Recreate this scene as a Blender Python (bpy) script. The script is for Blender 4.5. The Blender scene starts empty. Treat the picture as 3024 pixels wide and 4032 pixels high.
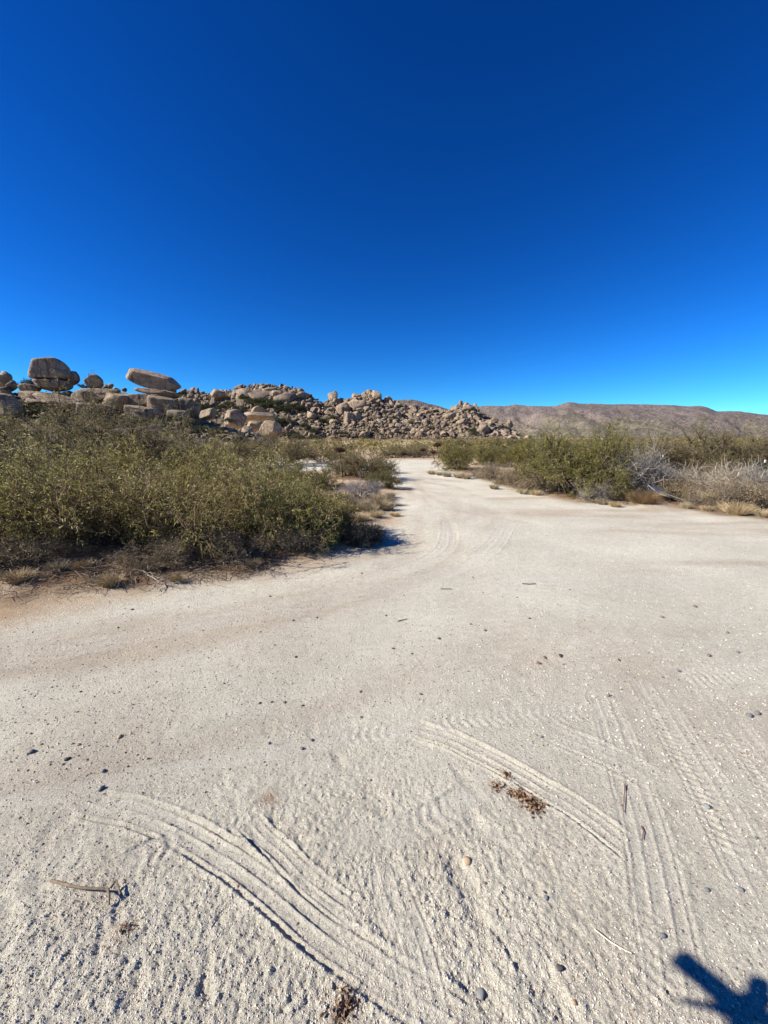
import bpy, bmesh, math
import numpy as np
from mathutils import Vector, Matrix

# ------------------------------------------------------------------ camera, sky, sun, exposure
C = bpy.context.scene
COL = C.collection
F_PX, PITCH, EYE = 1530.0, math.radians(10.8), 1.55
CP, SP = math.cos(PITCH), math.sin(PITCH)
cam_d = bpy.data.cameras.new('camera'); cam = bpy.data.objects.new('camera', cam_d); COL.objects.link(cam)
cam_d.sensor_fit = 'VERTICAL'; cam_d.sensor_height = 36.0; cam_d.lens = 36.0 * F_PX / 4032.0
cam_d.clip_start = 0.02; cam_d.clip_end = 20000
cam.location = (0, 0, EYE); cam.rotation_euler = (math.radians(90) - PITCH, 0, 0)
C.camera = cam
C.render.resolution_x, C.render.resolution_y = 768, 1024

SUN_EL, SHADOW_AZ = math.radians(34), math.radians(78)          # shadows fall to the right and a little away
SH = np.array([math.sin(SHADOW_AZ), math.cos(SHADOW_AZ)])
to_sun = Vector((-math.cos(SUN_EL) * SH[0], -math.cos(SUN_EL) * SH[1], math.sin(SUN_EL)))
W = bpy.data.worlds.new('World'); C.world = W; W.use_nodes = True
nt = W.node_tree; nt.nodes.clear()
wo = nt.nodes.new('ShaderNodeOutputWorld'); wb = nt.nodes.new('ShaderNodeBackground')
sk = nt.nodes.new('ShaderNodeTexSky'); sk.sky_type = 'NISHITA'; sk.sun_disc = False
sk.sun_elevation = SUN_EL; sk.sun_rotation = math.atan2(to_sun.x, to_sun.y)
sk.altitude = 1500; sk.air_density = 1.0; sk.dust_density = 0.0; sk.ozone_density = 4.0
hs = nt.nodes.new('ShaderNodeHueSaturation'); hs.inputs['Saturation'].default_value = 1.28
gm = nt.nodes.new('ShaderNodeGamma'); gm.inputs['Gamma'].default_value = 1.35
tn = nt.nodes.new('ShaderNodeMix'); tn.data_type = 'RGBA'; tn.blend_type = 'MULTIPLY'; tn.inputs[0].default_value = 1.0; tn.inputs[7].default_value = (.31, .69, .88, 1)
nt.links.new(sk.outputs[0], hs.inputs['Color']); nt.links.new(hs.outputs[0], gm.inputs['Color'])
nt.links.new(gm.outputs[0], tn.inputs[6]); nt.links.new(tn.outputs[2], wb.inputs[0]); wb.inputs[1].default_value = 0.05
nt.links.new(wb.outputs[0], wo.inputs[0])
sd = bpy.data.lights.new('sun', 'SUN'); sd.energy = 5.0; sd.angle = math.radians(0.5); sd.color = (1.0, 0.955, 0.86)
so = bpy.data.objects.new('sun', sd); COL.objects.link(so)
so.rotation_euler = to_sun.to_track_quat('Z', 'Y').to_euler(); so.location = (-20, -5, 30)
C.view_settings.view_transform = 'Standard'; C.view_settings.look = 'None'
C.view_settings.gamma = 1.0; C.view_settings.use_curve_mapping = False
C.view_settings.exposure = 0.95
C.cycles.max_bounces = 5; C.cycles.diffuse_bounces = 3; C.cycles.transmission_bounces = 3; C.cycles.transparent_max_bounces = 6
C.cycles.use_denoising = True

# ------------------------------------------------------------------ helpers
def ray(px, py):
    u, v = (px - 1512) / F_PX, (py - 2016) / F_PX
    return np.array([u, CP - v * SP, -SP - v * CP])
def P(px, py, Y):                    # the point at distance Y (metres ahead) seen at photo pixel px, py
    d = ray(px, py); return np.array([0, 0, EYE]) + d * (Y / d[1])
def G(px, py, z=0.0):                # the ground point seen at a photo pixel
    d = ray(px, py); t = (EYE - z) / -d[2]; return np.array([0, 0, EYE]) + d * t
def MPP(Y): return Y / F_PX          # metres per photo pixel near the horizon

def h32(a):
    a = a.astype(np.uint32); a ^= a >> np.uint32(16); a *= np.uint32(0x7feb352d); a ^= a >> np.uint32(15)
    a *= np.uint32(0x846ca68b); a ^= a >> np.uint32(16); return a
def vnoise(x, y, seed=0):
    xi = np.floor(x).astype(np.int64); yi = np.floor(y).astype(np.int64)
    fx = x - xi; fy = y - yi; fx = fx * fx * (3 - 2 * fx); fy = fy * fy * (3 - 2 * fy)
    def hv(i, j): return h32((i * 374761393 + j * 668265263 + seed * 974634777) & 0xffffffff) / 4294967295.0
    a, b, c, d = hv(xi, yi), hv(xi + 1, yi), hv(xi, yi + 1), hv(xi + 1, yi + 1)
    return (a + (b - a) * fx + (c - a) * fy + (a - b - c + d) * fx * fy) * 2 - 1
def fbm(x, y, seed=0, o=4, g=0.5):
    s, a = 0, 1.0
    for k in range(o): s = s + a * vnoise(x * 2 ** k + 17.3 * k, y * 2 ** k - 9.1 * k, seed + k); a *= g
    return s

def mesh(name, V, F, mat=None, smooth=False, attrs=None, F2=None, mats2=None):
    """V (n,3), F (m,k) one polygon size; F2 a second face array with material slot 1."""
    me = bpy.data.meshes.new(name)
    V = np.asarray(V, np.float32); F = np.asarray(F, np.int32)
    sets = [F] + ([np.asarray(F2, np.int32)] if F2 is not None and len(F2) else [])
    me.vertices.add(len(V)); me.vertices.foreach_set('co', V.ravel())
    nl = sum(f.size for f in sets); npoly = sum(len(f) for f in sets)
    me.loops.add(nl); me.loops.foreach_set('vertex_index', np.concatenate([f.ravel() for f in sets]))
    me.polygons.add(npoly)
    tot = np.concatenate([np.full(len(f), f.shape[1], np.int32) for f in sets])
    st = np.concatenate([[0], np.cumsum(tot)[:-1]]).astype(np.int32)
    me.polygons.foreach_set('loop_start', st); me.polygons.foreach_set('loop_total', tot)
    if mat: me.materials.append(mat)
    if len(sets) > 1:
        me.materials.append(mats2)
        me.polygons.foreach_set('material_index', np.concatenate([np.full(len(f), i, np.int32) for i, f in enumerate(sets)]))
    me.polygons.foreach_set('use_smooth', np.full(npoly, smooth, bool))
    for k, a in (attrs or {}).items():
        at = me.attributes.new(k, 'FLOAT', 'POINT'); at.data.foreach_set('value', np.asarray(a, np.float32))
    me.update(calc_edges=True); me.validate()
    return me
def link(name, me, parent=None, loc=None, rot=None, scale=None):
    o = bpy.data.objects.new(name, me); COL.objects.link(o)
    if parent: o.parent = parent
    if loc is not None: o.location = [float(c) for c in loc]
    if rot is not None: o.rotation_euler = rot
    if scale is not None: o.scale = scale
    return o
def tag(o, label=None, cat=None, group=None, kind=None):
    for k, v in (('label', label), ('category', cat), ('group', group), ('kind', kind)):
        if v: o[k] = v
    return o
def copy_tree(o, parent=None):
    c = o.copy(); COL.objects.link(c)
    if parent: c.parent = parent
    for ch in list(o.children): copy_tree(ch, c)
    return c
def cat(parts):
    """join (V,F) pairs"""
    Vs, Fs, n = [], [], 0
    for V, F in parts:
        Vs.append(V); Fs.append(F + n); n += len(V)
    return np.concatenate(Vs), np.concatenate(Fs)
def norm(a): return a / np.maximum(np.linalg.norm(a, axis=-1, keepdims=True), 1e-9)

def tubes(L, R, sides=3, rng=None):
    L = np.asarray(L, float); R = np.asarray(R, float); n, k, _ = L.shape
    T = norm(np.gradient(L, axis=1))
    ref = np.where(np.abs(T[..., 2:3]) > 0.85, np.array([1.0, 0, 0]), np.array([0, 0, 1.0]))
    A = norm(np.cross(T, ref)); B = np.cross(T, A)
    an = np.arange(sides) * 2 * math.pi / sides
    V = L[:, :, None, :] + R[:, :, None, None] * (np.cos(an)[:, None] * A[:, :, None, :] + np.sin(an)[:, None] * B[:, :, None, :])
    i = np.arange(n)[:, None, None]; j = np.arange(k - 1)[None, :, None]; s = np.arange(sides)[None, None, :]
    a = (i * k + j) * sides + s; b = (i * k + j) * sides + (s + 1) % sides
    return V.reshape(-1, 3), np.stack([a, b, b + sides, a + sides], -1).reshape(-1, 4)
def leaves(Q, D, Ln, Wd, rng):
    D = norm(D); S = norm(np.cross(D, norm(rng.normal(size=D.shape)))); n = len(Q)
    mid = Q + D * (Ln * .5)[:, None]; tip = Q + D * Ln[:, None]; tip[:, 2] -= Ln * .15
    V = np.stack([Q, mid + S * (Wd / 2)[:, None], tip, mid - S * (Wd / 2)[:, None]], 1).reshape(-1, 3)
    return V, np.arange(n * 4).reshape(n, 4)
def box(sx, sy, sz, off=(0, 0, 0)):
    v = np.array([[x, y, z] for x in (-.5, .5) for y in (-.5, .5) for z in (-.5, .5)]) * (sx, sy, sz) + off
    return v, np.array([[0, 1, 3, 2], [4, 6, 7, 5], [0, 4, 5, 1], [2, 3, 7, 6], [0, 2, 6, 4], [1, 5, 7, 3]])

class M:
    def __init__(s, name):
        s.m = bpy.data.materials.new(name); s.m.use_nodes = True; s.t = s.m.node_tree; s.b = s.t.nodes['Principled BSDF']
        s.b.inputs['Roughness'].default_value = 0.9
        s.b.inputs['Specular IOR Level'].default_value = 0.2
        s.out = s.t.nodes['Material Output']
    def n(s, typ, **kw):
        nd = s.t.nodes.new('ShaderNode' + typ)
        for k, v in kw.items():
            if k[0] == '_': setattr(nd, k[1:], v)
            else: nd.inputs[k.replace('_', ' ')].default_value = v
        return nd
    def l(s, a, b): s.t.links.new(a, b); return s
    def pos(s): return s.n('NewGeometry').outputs['Position']
    def objc(s): return s.n('TexCoord').outputs['Object']
    def noise(s, vec, scale, detail=3, rough=.55, out='Fac', stretch=None):
        if stretch:
            mp = s.n('Mapping'); mp.inputs['Scale'].default_value = stretch; s.l(vec, mp.inputs[0]); vec = mp.outputs[0]
        nd = s.n('TexNoise', Scale=scale, Detail=detail, Roughness=rough); s.l(vec, nd.inputs['Vector']); return nd.outputs[out]
    def ramp(s, fac, *stops):
        nd = s.n('ValToRGB'); cr = nd.color_ramp
        while len(cr.elements) < len(stops): cr.elements.new(.5)
        for e, (p, c) in zip(cr.elements, stops):
            e.position = p; e.color = (c, c, c, 1) if not hasattr(c, '__len__') else (*c, 1)
        s.l(fac, nd.inputs[0]); return nd.outputs[0]
    def mix(s, fac, a, b, mode='MIX'):
        nd = s.n('Mix', _data_type='RGBA', _blend_type=mode)
        for v, k in ((fac, 0), (a, 6), (b, 7)):
            if hasattr(v, 'is_output'): s.l(v, nd.inputs[k])
            elif hasattr(v, '__len__'): nd.inputs[k].default_value = (*v, 1)
            else: nd.inputs[k].default_value = v
        return nd.outputs[2]
    def attr(s, name): return s.n('Attribute', _attribute_name=name).outputs['Fac']
    def math(s, op, a, b=0.0):
        nd = s.n('Math', _operation=op)
        for i, v in enumerate((a, b)):
            if hasattr(v, 'is_output'): s.l(v, nd.inputs[i])
            else: nd.inputs[i].default_value = v
        return nd.outputs[0]
    def bump(s, h, strength, dist):
        nd = s.n('Bump', Strength=strength, Distance=dist); s.l(h, nd.inputs['Height'])
        if s.b.inputs['Normal'].is_linked: s.l(s.b.inputs['Normal'].links[0].from_socket, nd.inputs['Normal'])
        s.l(nd.outputs[0], s.b.inputs['Normal']); return s
    def col(s, c):
        if hasattr(c, 'is_output'): s.l(c, s.b.inputs['Base Color'])
        else: s.b.inputs['Base Color'].default_value = (*c, 1)
        return s

# ------------------------------------------------------------------ materials
def mat_sand():
    m = M('sand'); p = m.pos()
    road, streak, litter, pressed = m.attr('road'), m.attr('streak'), m.attr('litter'), m.attr('pressed')
    pale = m.ramp(m.noise(p, .9, 5, .6), (.3, (.505, .46, .37)), (.7, (.63, .585, .475)))
    tan = m.ramp(m.noise(p, 2.2, 6, .65), (.3, (.38, .265, .165)), (.7, (.54, .42, .29)))
    c = m.mix(road, tan, pale)
    c = m.mix(streak, c, (.36, .27, .19))
    c = m.mix(pressed, c, (.58, .54, .46))
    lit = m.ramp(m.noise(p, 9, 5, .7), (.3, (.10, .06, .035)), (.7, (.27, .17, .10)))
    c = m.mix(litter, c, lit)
    c = m.mix(1.0, c, m.ramp(m.noise(p, 130, 3, .7), (.3, .72), (.5, 1.0), (.72, 1.16)), 'MULTIPLY')
    c = m.mix(1.0, c, m.ramp(m.noise(p, 14, 4, .7), (.3, .86), (.7, 1.08)), 'MULTIPLY')
    vo = m.n('TexVoronoi', Scale=75.0); m.l(p, vo.inputs['Vector'])
    dark = m.math('MULTIPLY', m.math('LESS_THAN', vo.outputs['Distance'], .25), m.math('GREATER_THAN', m.n('SeparateColor').outputs[0], 2.0))
    sc = m.n('SeparateColor'); m.l(vo.outputs['Color'], sc.inputs[0])
    dark = m.math('MULTIPLY', m.math('LESS_THAN', vo.outputs['Distance'], .3), m.math('GREATER_THAN', sc.outputs[0], .84))
    c = m.mix(m.math('MULTIPLY', dark, .7), c, m.mix(sc.outputs[1], (.13, .10, .085), (.30, .16, .10)))
    m.col(c)
    m.bump(m.noise(p, 70, 5, .8), .9, .018)
    m.bump(m.noise(p, 260, 2, .6), .7, .005)
    m.b.inputs['Roughness'].default_value = .95; m.b.inputs['Specular IOR Level'].default_value = .1
    return m.m
def mat_rock(name, use_obj=True, base=((.15, .115, .088), (.315, .24, .165), (.43, .335, .24)), s=1.0):
    m = M(name); p = m.objc() if use_obj else m.pos()
    pw = m.pos()
    c = m.ramp(m.noise(p, 1.4 * s, 6, .65), (.28, base[0]), (.5, base[1]), (.75, base[2]))
    c = m.mix(m.ramp(m.noise(pw, 1.2 * s, 4, .7, stretch=(1, 1, .15)), (.5, 0.0), (.68, .55)), c, (.15, .115, .09))
    c = m.mix(m.ramp(m.noise(p, 5 * s, 5, .7), (.55, 0.0), (.7, .5)), c, (.42, .36, .295))
    vc = m.n('TexVoronoi', _feature='DISTANCE_TO_EDGE', Scale=.9 * s); m.l(m.noise(p, 2.0 * s, 3, .6, 'Color'), vc.inputs['Vector']) if False else m.l(p, vc.inputs['Vector'])
    crk = m.ramp(vc.outputs['Distance'], (0, .0), (.035, 1.0))
    c = m.mix(m.ramp(m.noise(pw, .5 * s, 4, .7, stretch=(1.6, 1.6, .12)), (.52, 0.0), (.62, .75)), c, (.085, .068, .058))
    c = m.mix(1.0, c, m.mix(m.ramp(m.noise(p, 1.1 * s, 2, .5), (.45, 0.0), (.6, 1.0)), (1, 1, 1), crk), 'MULTIPLY')
    rnd = m.n('ObjectInfo').outputs['Random'] if use_obj else m.attr('tint')
    c = m.mix(1.0, c, m.ramp(rnd, (0, (.72, .70, .72)), (.5, (1, .98, .95)), (1, (1.22, 1.16, 1.08))), 'MULTIPLY')
    c = m.mix(1.0, c, m.ramp(m.noise(p, 22 * s, 3, .7), (.3, .8), (.7, 1.15)), 'MULTIPLY')
    m.col(c); m.bump(m.noise(p, 3.5 * s, 8, .75), .9, .5 / s)
    return m.m
def mat_leaf(name, lo, mid, hi, trans=.25):
    m = M(name); t = m.attr('tint')
    rnd = m.n('ObjectInfo').outputs['Random']
    c = m.ramp(t, (0.05, lo), (.5, mid), (.95, hi))
    c = m.mix(1.0, c, m.ramp(rnd, (0, (.82, .86, .9)), (.5, (1, 1, 1)), (1, (1.15, 1.08, .92))), 'MULTIPLY')
    m.col(c)
    tr = m.n('BsdfTranslucent'); m.l(c, tr.inputs[0])
    ms = m.n('MixShader', Fac=trans); m.l(m.b.outputs[0], ms.inputs[1]); m.l(tr.outputs[0], ms.inputs[2]); m.l(ms.outputs[0], m.out.inputs[0])
    m.b.inputs['Roughness'].default_value = .6
    return m.m
def mat_bark(name, a, b):
    m = M(name); m.col(m.ramp(m.noise(m.pos(), 9, 4, .7), (.3, a), (.7, b))); m.bump(m.noise(m.pos(), 60, 3, .6, stretch=(1, 1, .3)), .5, .01); return m.m
def mat_plain(name, c, rough=.8, metal=0.0, var=.15, sc=12):
    m = M(name); m.col(m.mix(1.0, c, m.ramp(m.noise(m.objc(), sc, 4, .65), (.25, 1 - var), (.75, 1 + var)), 'MULTIPLY'))
    m.b.inputs['Roughness'].default_value = rough; m.b.inputs['Metallic'].default_value = metal; return m.m
def mat_mountain():
    m = M('mountain'); p = m.pos()
    c = m.ramp(m.noise(p, .006, 6, .6), (.3, (.17, .14, .125)), (.55, (.235, .185, .16)), (.75, (.30, .235, .20)))
    c = m.mix(m.attr('low'), c, m.ramp(m.noise(p, .012, 5, .6), (.3, (.17, .145, .10)), (.7, (.27, .225, .16))))
    spk = m.ramp(m.noise(p, .075, 4, .75), (.40, .5), (.58, 1.12))
    c = m.mix(1.0, c, spk, 'MULTIPLY')
    c = m.mix(m.ramp(m.noise(p, .02, 6, .75, stretch=(1, 1, 3)), (.6, 0.0), (.75, .4)), c, (.30, .23, .20))
    m.col(c); m.bump(m.noise(p, .022, 9, .75), 1.0, 26.0); return m.m
def mat_hill():
    m = M('hill_soil'); p = m.pos()
    c = m.ramp(m.noise(p, .35, 6, .7), (.3, (.05, .045, .025)), (.5, (.13, .10, .065)), (.75, (.30, .23, .165)))
    m.col(c); m.bump(m.noise(p, .8, 6, .7), 1.0, .6); return m.m

SAND = mat_sand(); HILL = mat_hill(); MOUNT = mat_mountain()
ROCK = mat_rock('granite', s=1.3); ROCKBIG = mat_rock('granite_large', s=1.6); ROCKW = mat_rock('granite_pile', use_obj=False, s=.35)
LEAF = mat_leaf('mesquite_leaf', (.11, .10, .022), (.33, .285, .08), (.62, .52, .25), .42)
LEAFG = mat_leaf('mesquite_leaf_green', (.08, .08, .016), (.185, .175, .036), (.33, .28, .09))
LEAFD = mat_leaf('dark_leaf', (.022, .035, .014), (.05, .065, .025), (.10, .11, .045))
LEAFO = mat_leaf('olive_leaf', (.09, .08, .03), (.24, .20, .08), (.40, .33, .16), .4)
GREY = mat_leaf('grey_twig', (.13, .11, .09), (.27, .235, .20), (.50, .45, .385), 0.0)
LAV = mat_leaf('mauve_twig', (.16, .135, .125), (.27, .23, .215), (.40, .35, .33), 0.0)
BROWNT = mat_leaf('brown_twig', (.08, .06, .045), (.15, .115, .085), (.24, .19, .14), 0.0)
STRAW = mat_leaf('straw', (.26, .19, .11), (.42, .33, .20), (.60, .50, .34), .15)
RUST = mat_leaf('rust_grass', (.20, .115, .05), (.33, .20, .09), (.45, .30, .15), .15)
MIST = mat_leaf('mistletoe', (.025, .014, .011), (.06, .03, .022), (.11, .06, .04), 0.0)
BARK = mat_bark('bark', (.055, .042, .032), (.17, .125, .09)); TWIGB = mat_bark('twig_bark', (.10, .065, .04), (.27, .19, .115)); BARKP = mat_bark('pale_bark', (.28, .25, .22), (.48, .44, .40))

# ------------------------------------------------------------------ ground
ROAD_L = [(-900, 2600), (0, 2490), (400, 2385), (900, 2290), (1250, 2225), (1460, 2165), (1575, 2070), (1560, 1990), (1590, 1920), (1560, 1870)]
ROAD_R = [(3900, 2150), (3024, 2052), (2600, 2008), (2300, 1980), (2050, 1930), (1880, 1880), (1760, 1850), (1715, 1832), (1706, 1812)]
polyL = [G(*q)[:2] for q in ROAD_L]; polyR = [G(*q)[:2] for q in ROAD_R]
branch_near = [(-4.0, 18.6), (-14, 17.5), (-40, 14)]; branch_far = [(-40, 21), (-14, 24.5), (-4, 26), (1.0, 28.0)]
polyR[-1] = G(1706, 1812)[:2]
polyL += [np.array(q) for q in [(-0.2, 17.6)] + branch_near]
ROADP = np.array([(-30, 0.6), (-30, -40), (30, -40), (30, 4.0)] + [tuple(q) for q in polyR] + [(q) for q in reversed(branch_far)] + [tuple(q) for q in reversed(polyL)])
def in_dist(x, y, poly):
    """signed distance to polygon, positive inside"""
    n = len(poly); d2 = np.full(x.shape, 1e18); ins = np.zeros(x.shape, bool)
    for i in range(n):
        ax, ay = poly[i]; bx, by = poly[(i + 1) % n]; ex, ey = bx - ax, by - ay
        t = np.clip(((x - ax) * ex + (y - ay) * ey) / (ex * ex + ey * ey + 1e-12), 0, 1)
        d2 = np.minimum(d2, (x - ax - t * ex) ** 2 + (y - ay - t * ey) ** 2)
        c = ((ay > y) != (by > y)); c &= x < (bx - ax) * (y - ay) / (np.where(by == ay, 1e-9, by - ay)) + ax
        ins ^= c
    return np.sqrt(d2) * np.where(ins, 1, -1)
def sstep(a, b, x): t = np.clip((x - a) / (b - a), 0, 1); return t * t * (3 - 2 * t)
def crom(pts, n=140):
    pts = np.array([G(*q)[:2] for q in pts]); p = np.vstack([2 * pts[0] - pts[1], pts, 2 * pts[-1] - pts[-2]])
    out = []; m = len(pts) - 1
    for u in np.linspace(0, m - 1e-6, n):
        i = int(u); t = u - i; a, b, c, d = p[i:i + 4]
        out.append(.5 * (2 * b + (c - a) * t + (2 * a - 5 * b + 4 * c - d) * t * t + (3 * b - a - 3 * c + d) * t ** 3))
    return np.array(out)
TRACKS = [  # (pixels along the middle, half width, kind, depth)
    ([(330, 3170), (600, 3232), (800, 3325), (1010, 3470), (1210, 3625), (1410, 3765), (1600, 3895), (1900, 4090)], .062, 'ridge', .011),
    ([(975, 3235), (1060, 3320), (1180, 3440), (1290, 3530), (1420, 3620)], .045, 'ridge', .009),
    ([(1620, 2862), (1800, 2925), (2000, 3022), (2250, 3165), (2490, 3345)], .062, 'cut', .012),
    ([(2370, 2740), (2430, 2900), (2500, 3120), (2570, 3400), (2630, 3700), (2690, 4060)], .085, 'tread', .009),
    ([(2540, 2680), (2650, 2860), (2780, 3080), (2930, 3350), (3060, 3600)], .095, 'tread', .008),
    ([(2760, 2700), (2880, 2850), (3040, 3060), (3200, 3300)], .095, 'tread', .008),
    ([(2650, 2665), (2800, 2650), (2950, 2625), (3200, 2570)], .11, 'chev', .012),
    ([(1660, 2868), (1400, 2900), (1100, 2965), (700, 3040), (300, 3125), (-100, 3220)], .05, 'chev', .010),
    ([(2400, 2800), (2200, 2810), (2000, 2820), (1700, 2850)], .06, 'chev', .008),
    ([(1900, 3090), (1700, 3220), (1500, 3290), (1280, 3330)], .06, 'chev', .010),
    ([(2150, 2870), (2300, 2930), (2460, 3000), (2600, 3080)], .08, 'ridge', .006),
    ([(1765, 2060), (1770, 2110), (1745, 2170), (1640, 2225), (1400, 2300)], .13, 'ridge', .006),
    ([(1985, 2080), (1960, 2130), (1900, 2190), (1770, 2250), (1500, 2330)], .13, 'ridge', .006),
    ([(450, 3440), (600, 3360), (760, 3310)], .05, 'chev', .012),
    ([(1510, 3400), (1560, 3560), (1640, 3800), (1700, 4080)], .07, 'tread', .007),
    ([(0, 2600), (500, 2510), (1000, 2420), (1500, 2330), (2100, 2290), (2800, 2290)], .14, 'tread', .005),
]
tracks_xy = [(crom(p), hw, k, d) for p, hw, k, d in TRACKS]
BANDS = [(crom(p, 90), a, w) for p, a, w in (
    ([(1600, 1850), (1640, 1900), (1690, 1950), (1780, 2000), (1960, 2040), (2300, 2080), (3024, 2110)], .42, .16), ([(1650, 1832), (1705, 1880), (1800, 1930), (2000, 1975), (2400, 2025), (3024, 2080)], .32, .14),
    ([(1620, 1930), (1650, 2040), (1620, 2160), (1420, 2280), (900, 2400), (0, 2560)], .34, .14), ([(1720, 1990), (1790, 2110), (1720, 2240), (1300, 2390), (600, 2540), (-200, 2700)], .26, .13), ([(1560, 2250), (1350, 2330), (1000, 2420), (500, 2530)], .30, .10))]
def far_rise(x, y): return 0.0022 * np.maximum(np.hypot(x, y) - 45, 0) * sstep(45, 120, np.hypot(x, y)) * (1 - .0) * np.minimum(1, 400 / np.maximum(np.hypot(x, y), 1))
def ground(x, y, fine=True):
    """height, road, streak, litter, pressed at ground points"""
    rd = in_dist(x, y, ROADP)
    wob = .22 * fbm(x * 1.1, y * 1.1, 5, 4) + .08 * vnoise(x * 6, y * 6, 9)
    far = np.hypot(x, y)
    road = sstep(-.55, .25, rd + wob * np.clip(far / 6, .6, 2.2))
    h = .018 * fbm(x * .7, y * .7, 21, 3) + .05 * sstep(.1, -1.0, rd) + .09 * fbm(x * .25, y * .25, 22, 3) * sstep(.3, -2.5, rd)
    # streaks worn by turning wheels: arcs about the bush corner on the left, straight bands on the right
    ca, cb = x + 4.2, y - 9.5; rr = np.hypot(ca, cb); an = np.arctan2(cb, ca)
    st1 = fbm(rr * 1.7, an * 1.6, 31, 4); st2 = fbm(x * .28, y * 1.5, 35, 4)
    k = sstep(.2, 2.2, x - .15 * y)
    streak = np.clip((st1 * (1 - k) + st2 * k) * .7 - .12, 0, .5) * (1 - .5 * sstep(3.5, 1.5, far))
    streak = streak + .22 * np.clip(fbm(x * 1.3, y * 1.3, 77, 3) - .25, 0, 1) * sstep(3.6, 1.2, y)
    for (qx, qy, r, a) in ((1060, 3150, .045, .9), (2090, 3155, .07, .55), (1350, 3960, .05, .8), (420, 3500, .12, .25), (1720, 3360, .10, .22), (480, 3690, .05, .5), (2100, 2600, .35, .3), (2500, 2640, .4, .35), (1050, 2500, .5, .25)):
        gx, gy, _ = G(qx, qy); streak = np.maximum(streak, a * np.exp(-((x - gx) ** 2 + (y - gy) ** 2) / r ** 2) * (1 + .4 * vnoise(x * 60, y * 60, 3)))
    for xy, a, w in BANDS:
        sel = np.where((x > xy[:, 0].min() - 1) & (x < xy[:, 0].max() + 1) & (y > xy[:, 1].min() - 1) & (y < xy[:, 1].max() + 1))[0]
        for c0 in range(0, len(sel), 40000):
            ii = sel[c0:c0 + 40000]; d = np.sqrt(((x[ii][:, None] - xy[None, :, 0]) ** 2 + (y[ii][:, None] - xy[None, :, 1]) ** 2).min(1))
            g = np.exp(-(d / (w * (1 + .5 * vnoise(x[ii] * .8, y[ii] * .8, 92)))) ** 2) * sstep(-.7, .5, fbm(x[ii] * .9, y[ii] * .9, 93, 3))
            streak[ii] = np.maximum(streak[ii], a * g); h[ii] -= .006 * g
    litter = np.zeros_like(x); pressed = np.zeros_like(x)
    for (bx, by, br) in LITTER:
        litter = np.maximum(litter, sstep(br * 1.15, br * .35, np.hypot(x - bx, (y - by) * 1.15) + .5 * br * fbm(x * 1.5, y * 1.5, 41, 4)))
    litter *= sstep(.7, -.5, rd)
    if fine:
        near = sstep(5.0, 1.3, far)
        rough = .35 + .8 * sstep(1.9, .8, y + .35 * fbm(x * 1.2, y * 1.2, 51, 3)) * sstep(1.5, .3, x)
        amp = (.0018 + .0018 * near) * rough * (1 + 1.2 * sstep(.2, -.4, rd))
        rgh = .45 * fbm(x * 24, y * 24, 61, 4, .8) + .5 * np.abs(fbm(x * 11, y * 11, 65, 3)) + .7 * np.maximum(vnoise(x * 62, y * 62, 68), 0) ** 2 + .6 * np.maximum(vnoise(x * 95, y * 80, 69), 0) ** 2
        hole = np.maximum(fbm(x * 9 + 3 * y, y * 6, 71, 2) - .55, 0)
        clod = fbm(x * 65, y * 65, 75, 2)
        rel = amp * rgh - .02 * near * hole * rough + (.0012 + .0009 * rough) * clod * sstep(4, 1, far) * (.5 + rough)
        for xy, hw, kind, dep in tracks_xy:
            lo, hi = xy.min(0) - hw * 2, xy.max(0) + hw * 2
            s_ = np.where((x > lo[0]) & (x < hi[0]) & (y > lo[1]) & (y < hi[1]))[0]
            if not len(s_): continue
            T = norm(np.gradient(xy, axis=0)); cum = np.concatenate([[0], np.cumsum(np.linalg.norm(np.diff(xy, axis=0), axis=1))])
            for c0 in range(0, len(s_), 40000):
                ii = s_[c0:c0 + 40000]
                dx = x[ii][:, None] - xy[None, :, 0]; dy = y[ii][:, None] - xy[None, :, 1]
                j = np.argmin(dx * dx + dy * dy, 1); q = np.arange(len(ii))
                ddx, ddy = dx[q, j], dy[q, j]; along = ddx * T[j, 0] + ddy * T[j, 1]
                d = ddx * -T[j, 1] + ddy * T[j, 0]; s = cum[j] + along; tot = cum[-1]
                wv = .005 * vnoise(s * 9, s * 0 + 3, 81); e = (d + wv) / hw
                end = sstep(-.02, .08, s) * sstep(tot + .02, tot - .1, s) * (np.abs(along) < .06) * (.55 + .45 * sstep(-.5, .2, vnoise(x[ii] * 5, y[ii] * 5, 83)))
                ins = sstep(1.12, .95, np.abs(e)) * end; rim = np.exp(-((np.abs(e) - 1.12) / .13) ** 2) * end
                if kind in ('ridge', 'cut'):
                    g = np.zeros_like(e)
                    for c in (-.7, 0.02, .7): g += np.exp(-((e - c) / .085) ** 2) * (.6 + .4 * vnoise(s * 14 + c * 9, s * 0 + c, 85))
                    z = -dep * .65 * ins + dep * 1.15 * g * ins + dep * .75 * rim
                    if kind == 'cut': z -= dep * .9 * ins * sstep(-.4, 1.05, -e) * 0 + dep * .7 * ins * np.exp(-((e + .95) / .12) ** 2)
                else:
                    pch = .036 if kind == 'tread' else .05
                    ph = s / pch + np.abs(e) * (.9 if kind == 'tread' else .55)
                    w = np.sin(2 * np.pi * ph); w = np.clip(w * 1.6, -1, 1)
                    gate = sstep(-.25, .35, vnoise(s * 3.1, s * 0 + dep * 999, 87))
                    z = gate * dep * (.40 if kind == 'tread' else .30) * w * ins * (.5 + .5 * np.abs(np.sin(e * 4))) - dep * .25 * ins + dep * .35 * rim
                    if kind == 'tread': z += dep * .55 * ins * (np.exp(-((np.abs(e) - .33) / .07) ** 2) + np.exp(-((np.abs(e) - .85) / .07) ** 2))
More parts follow.
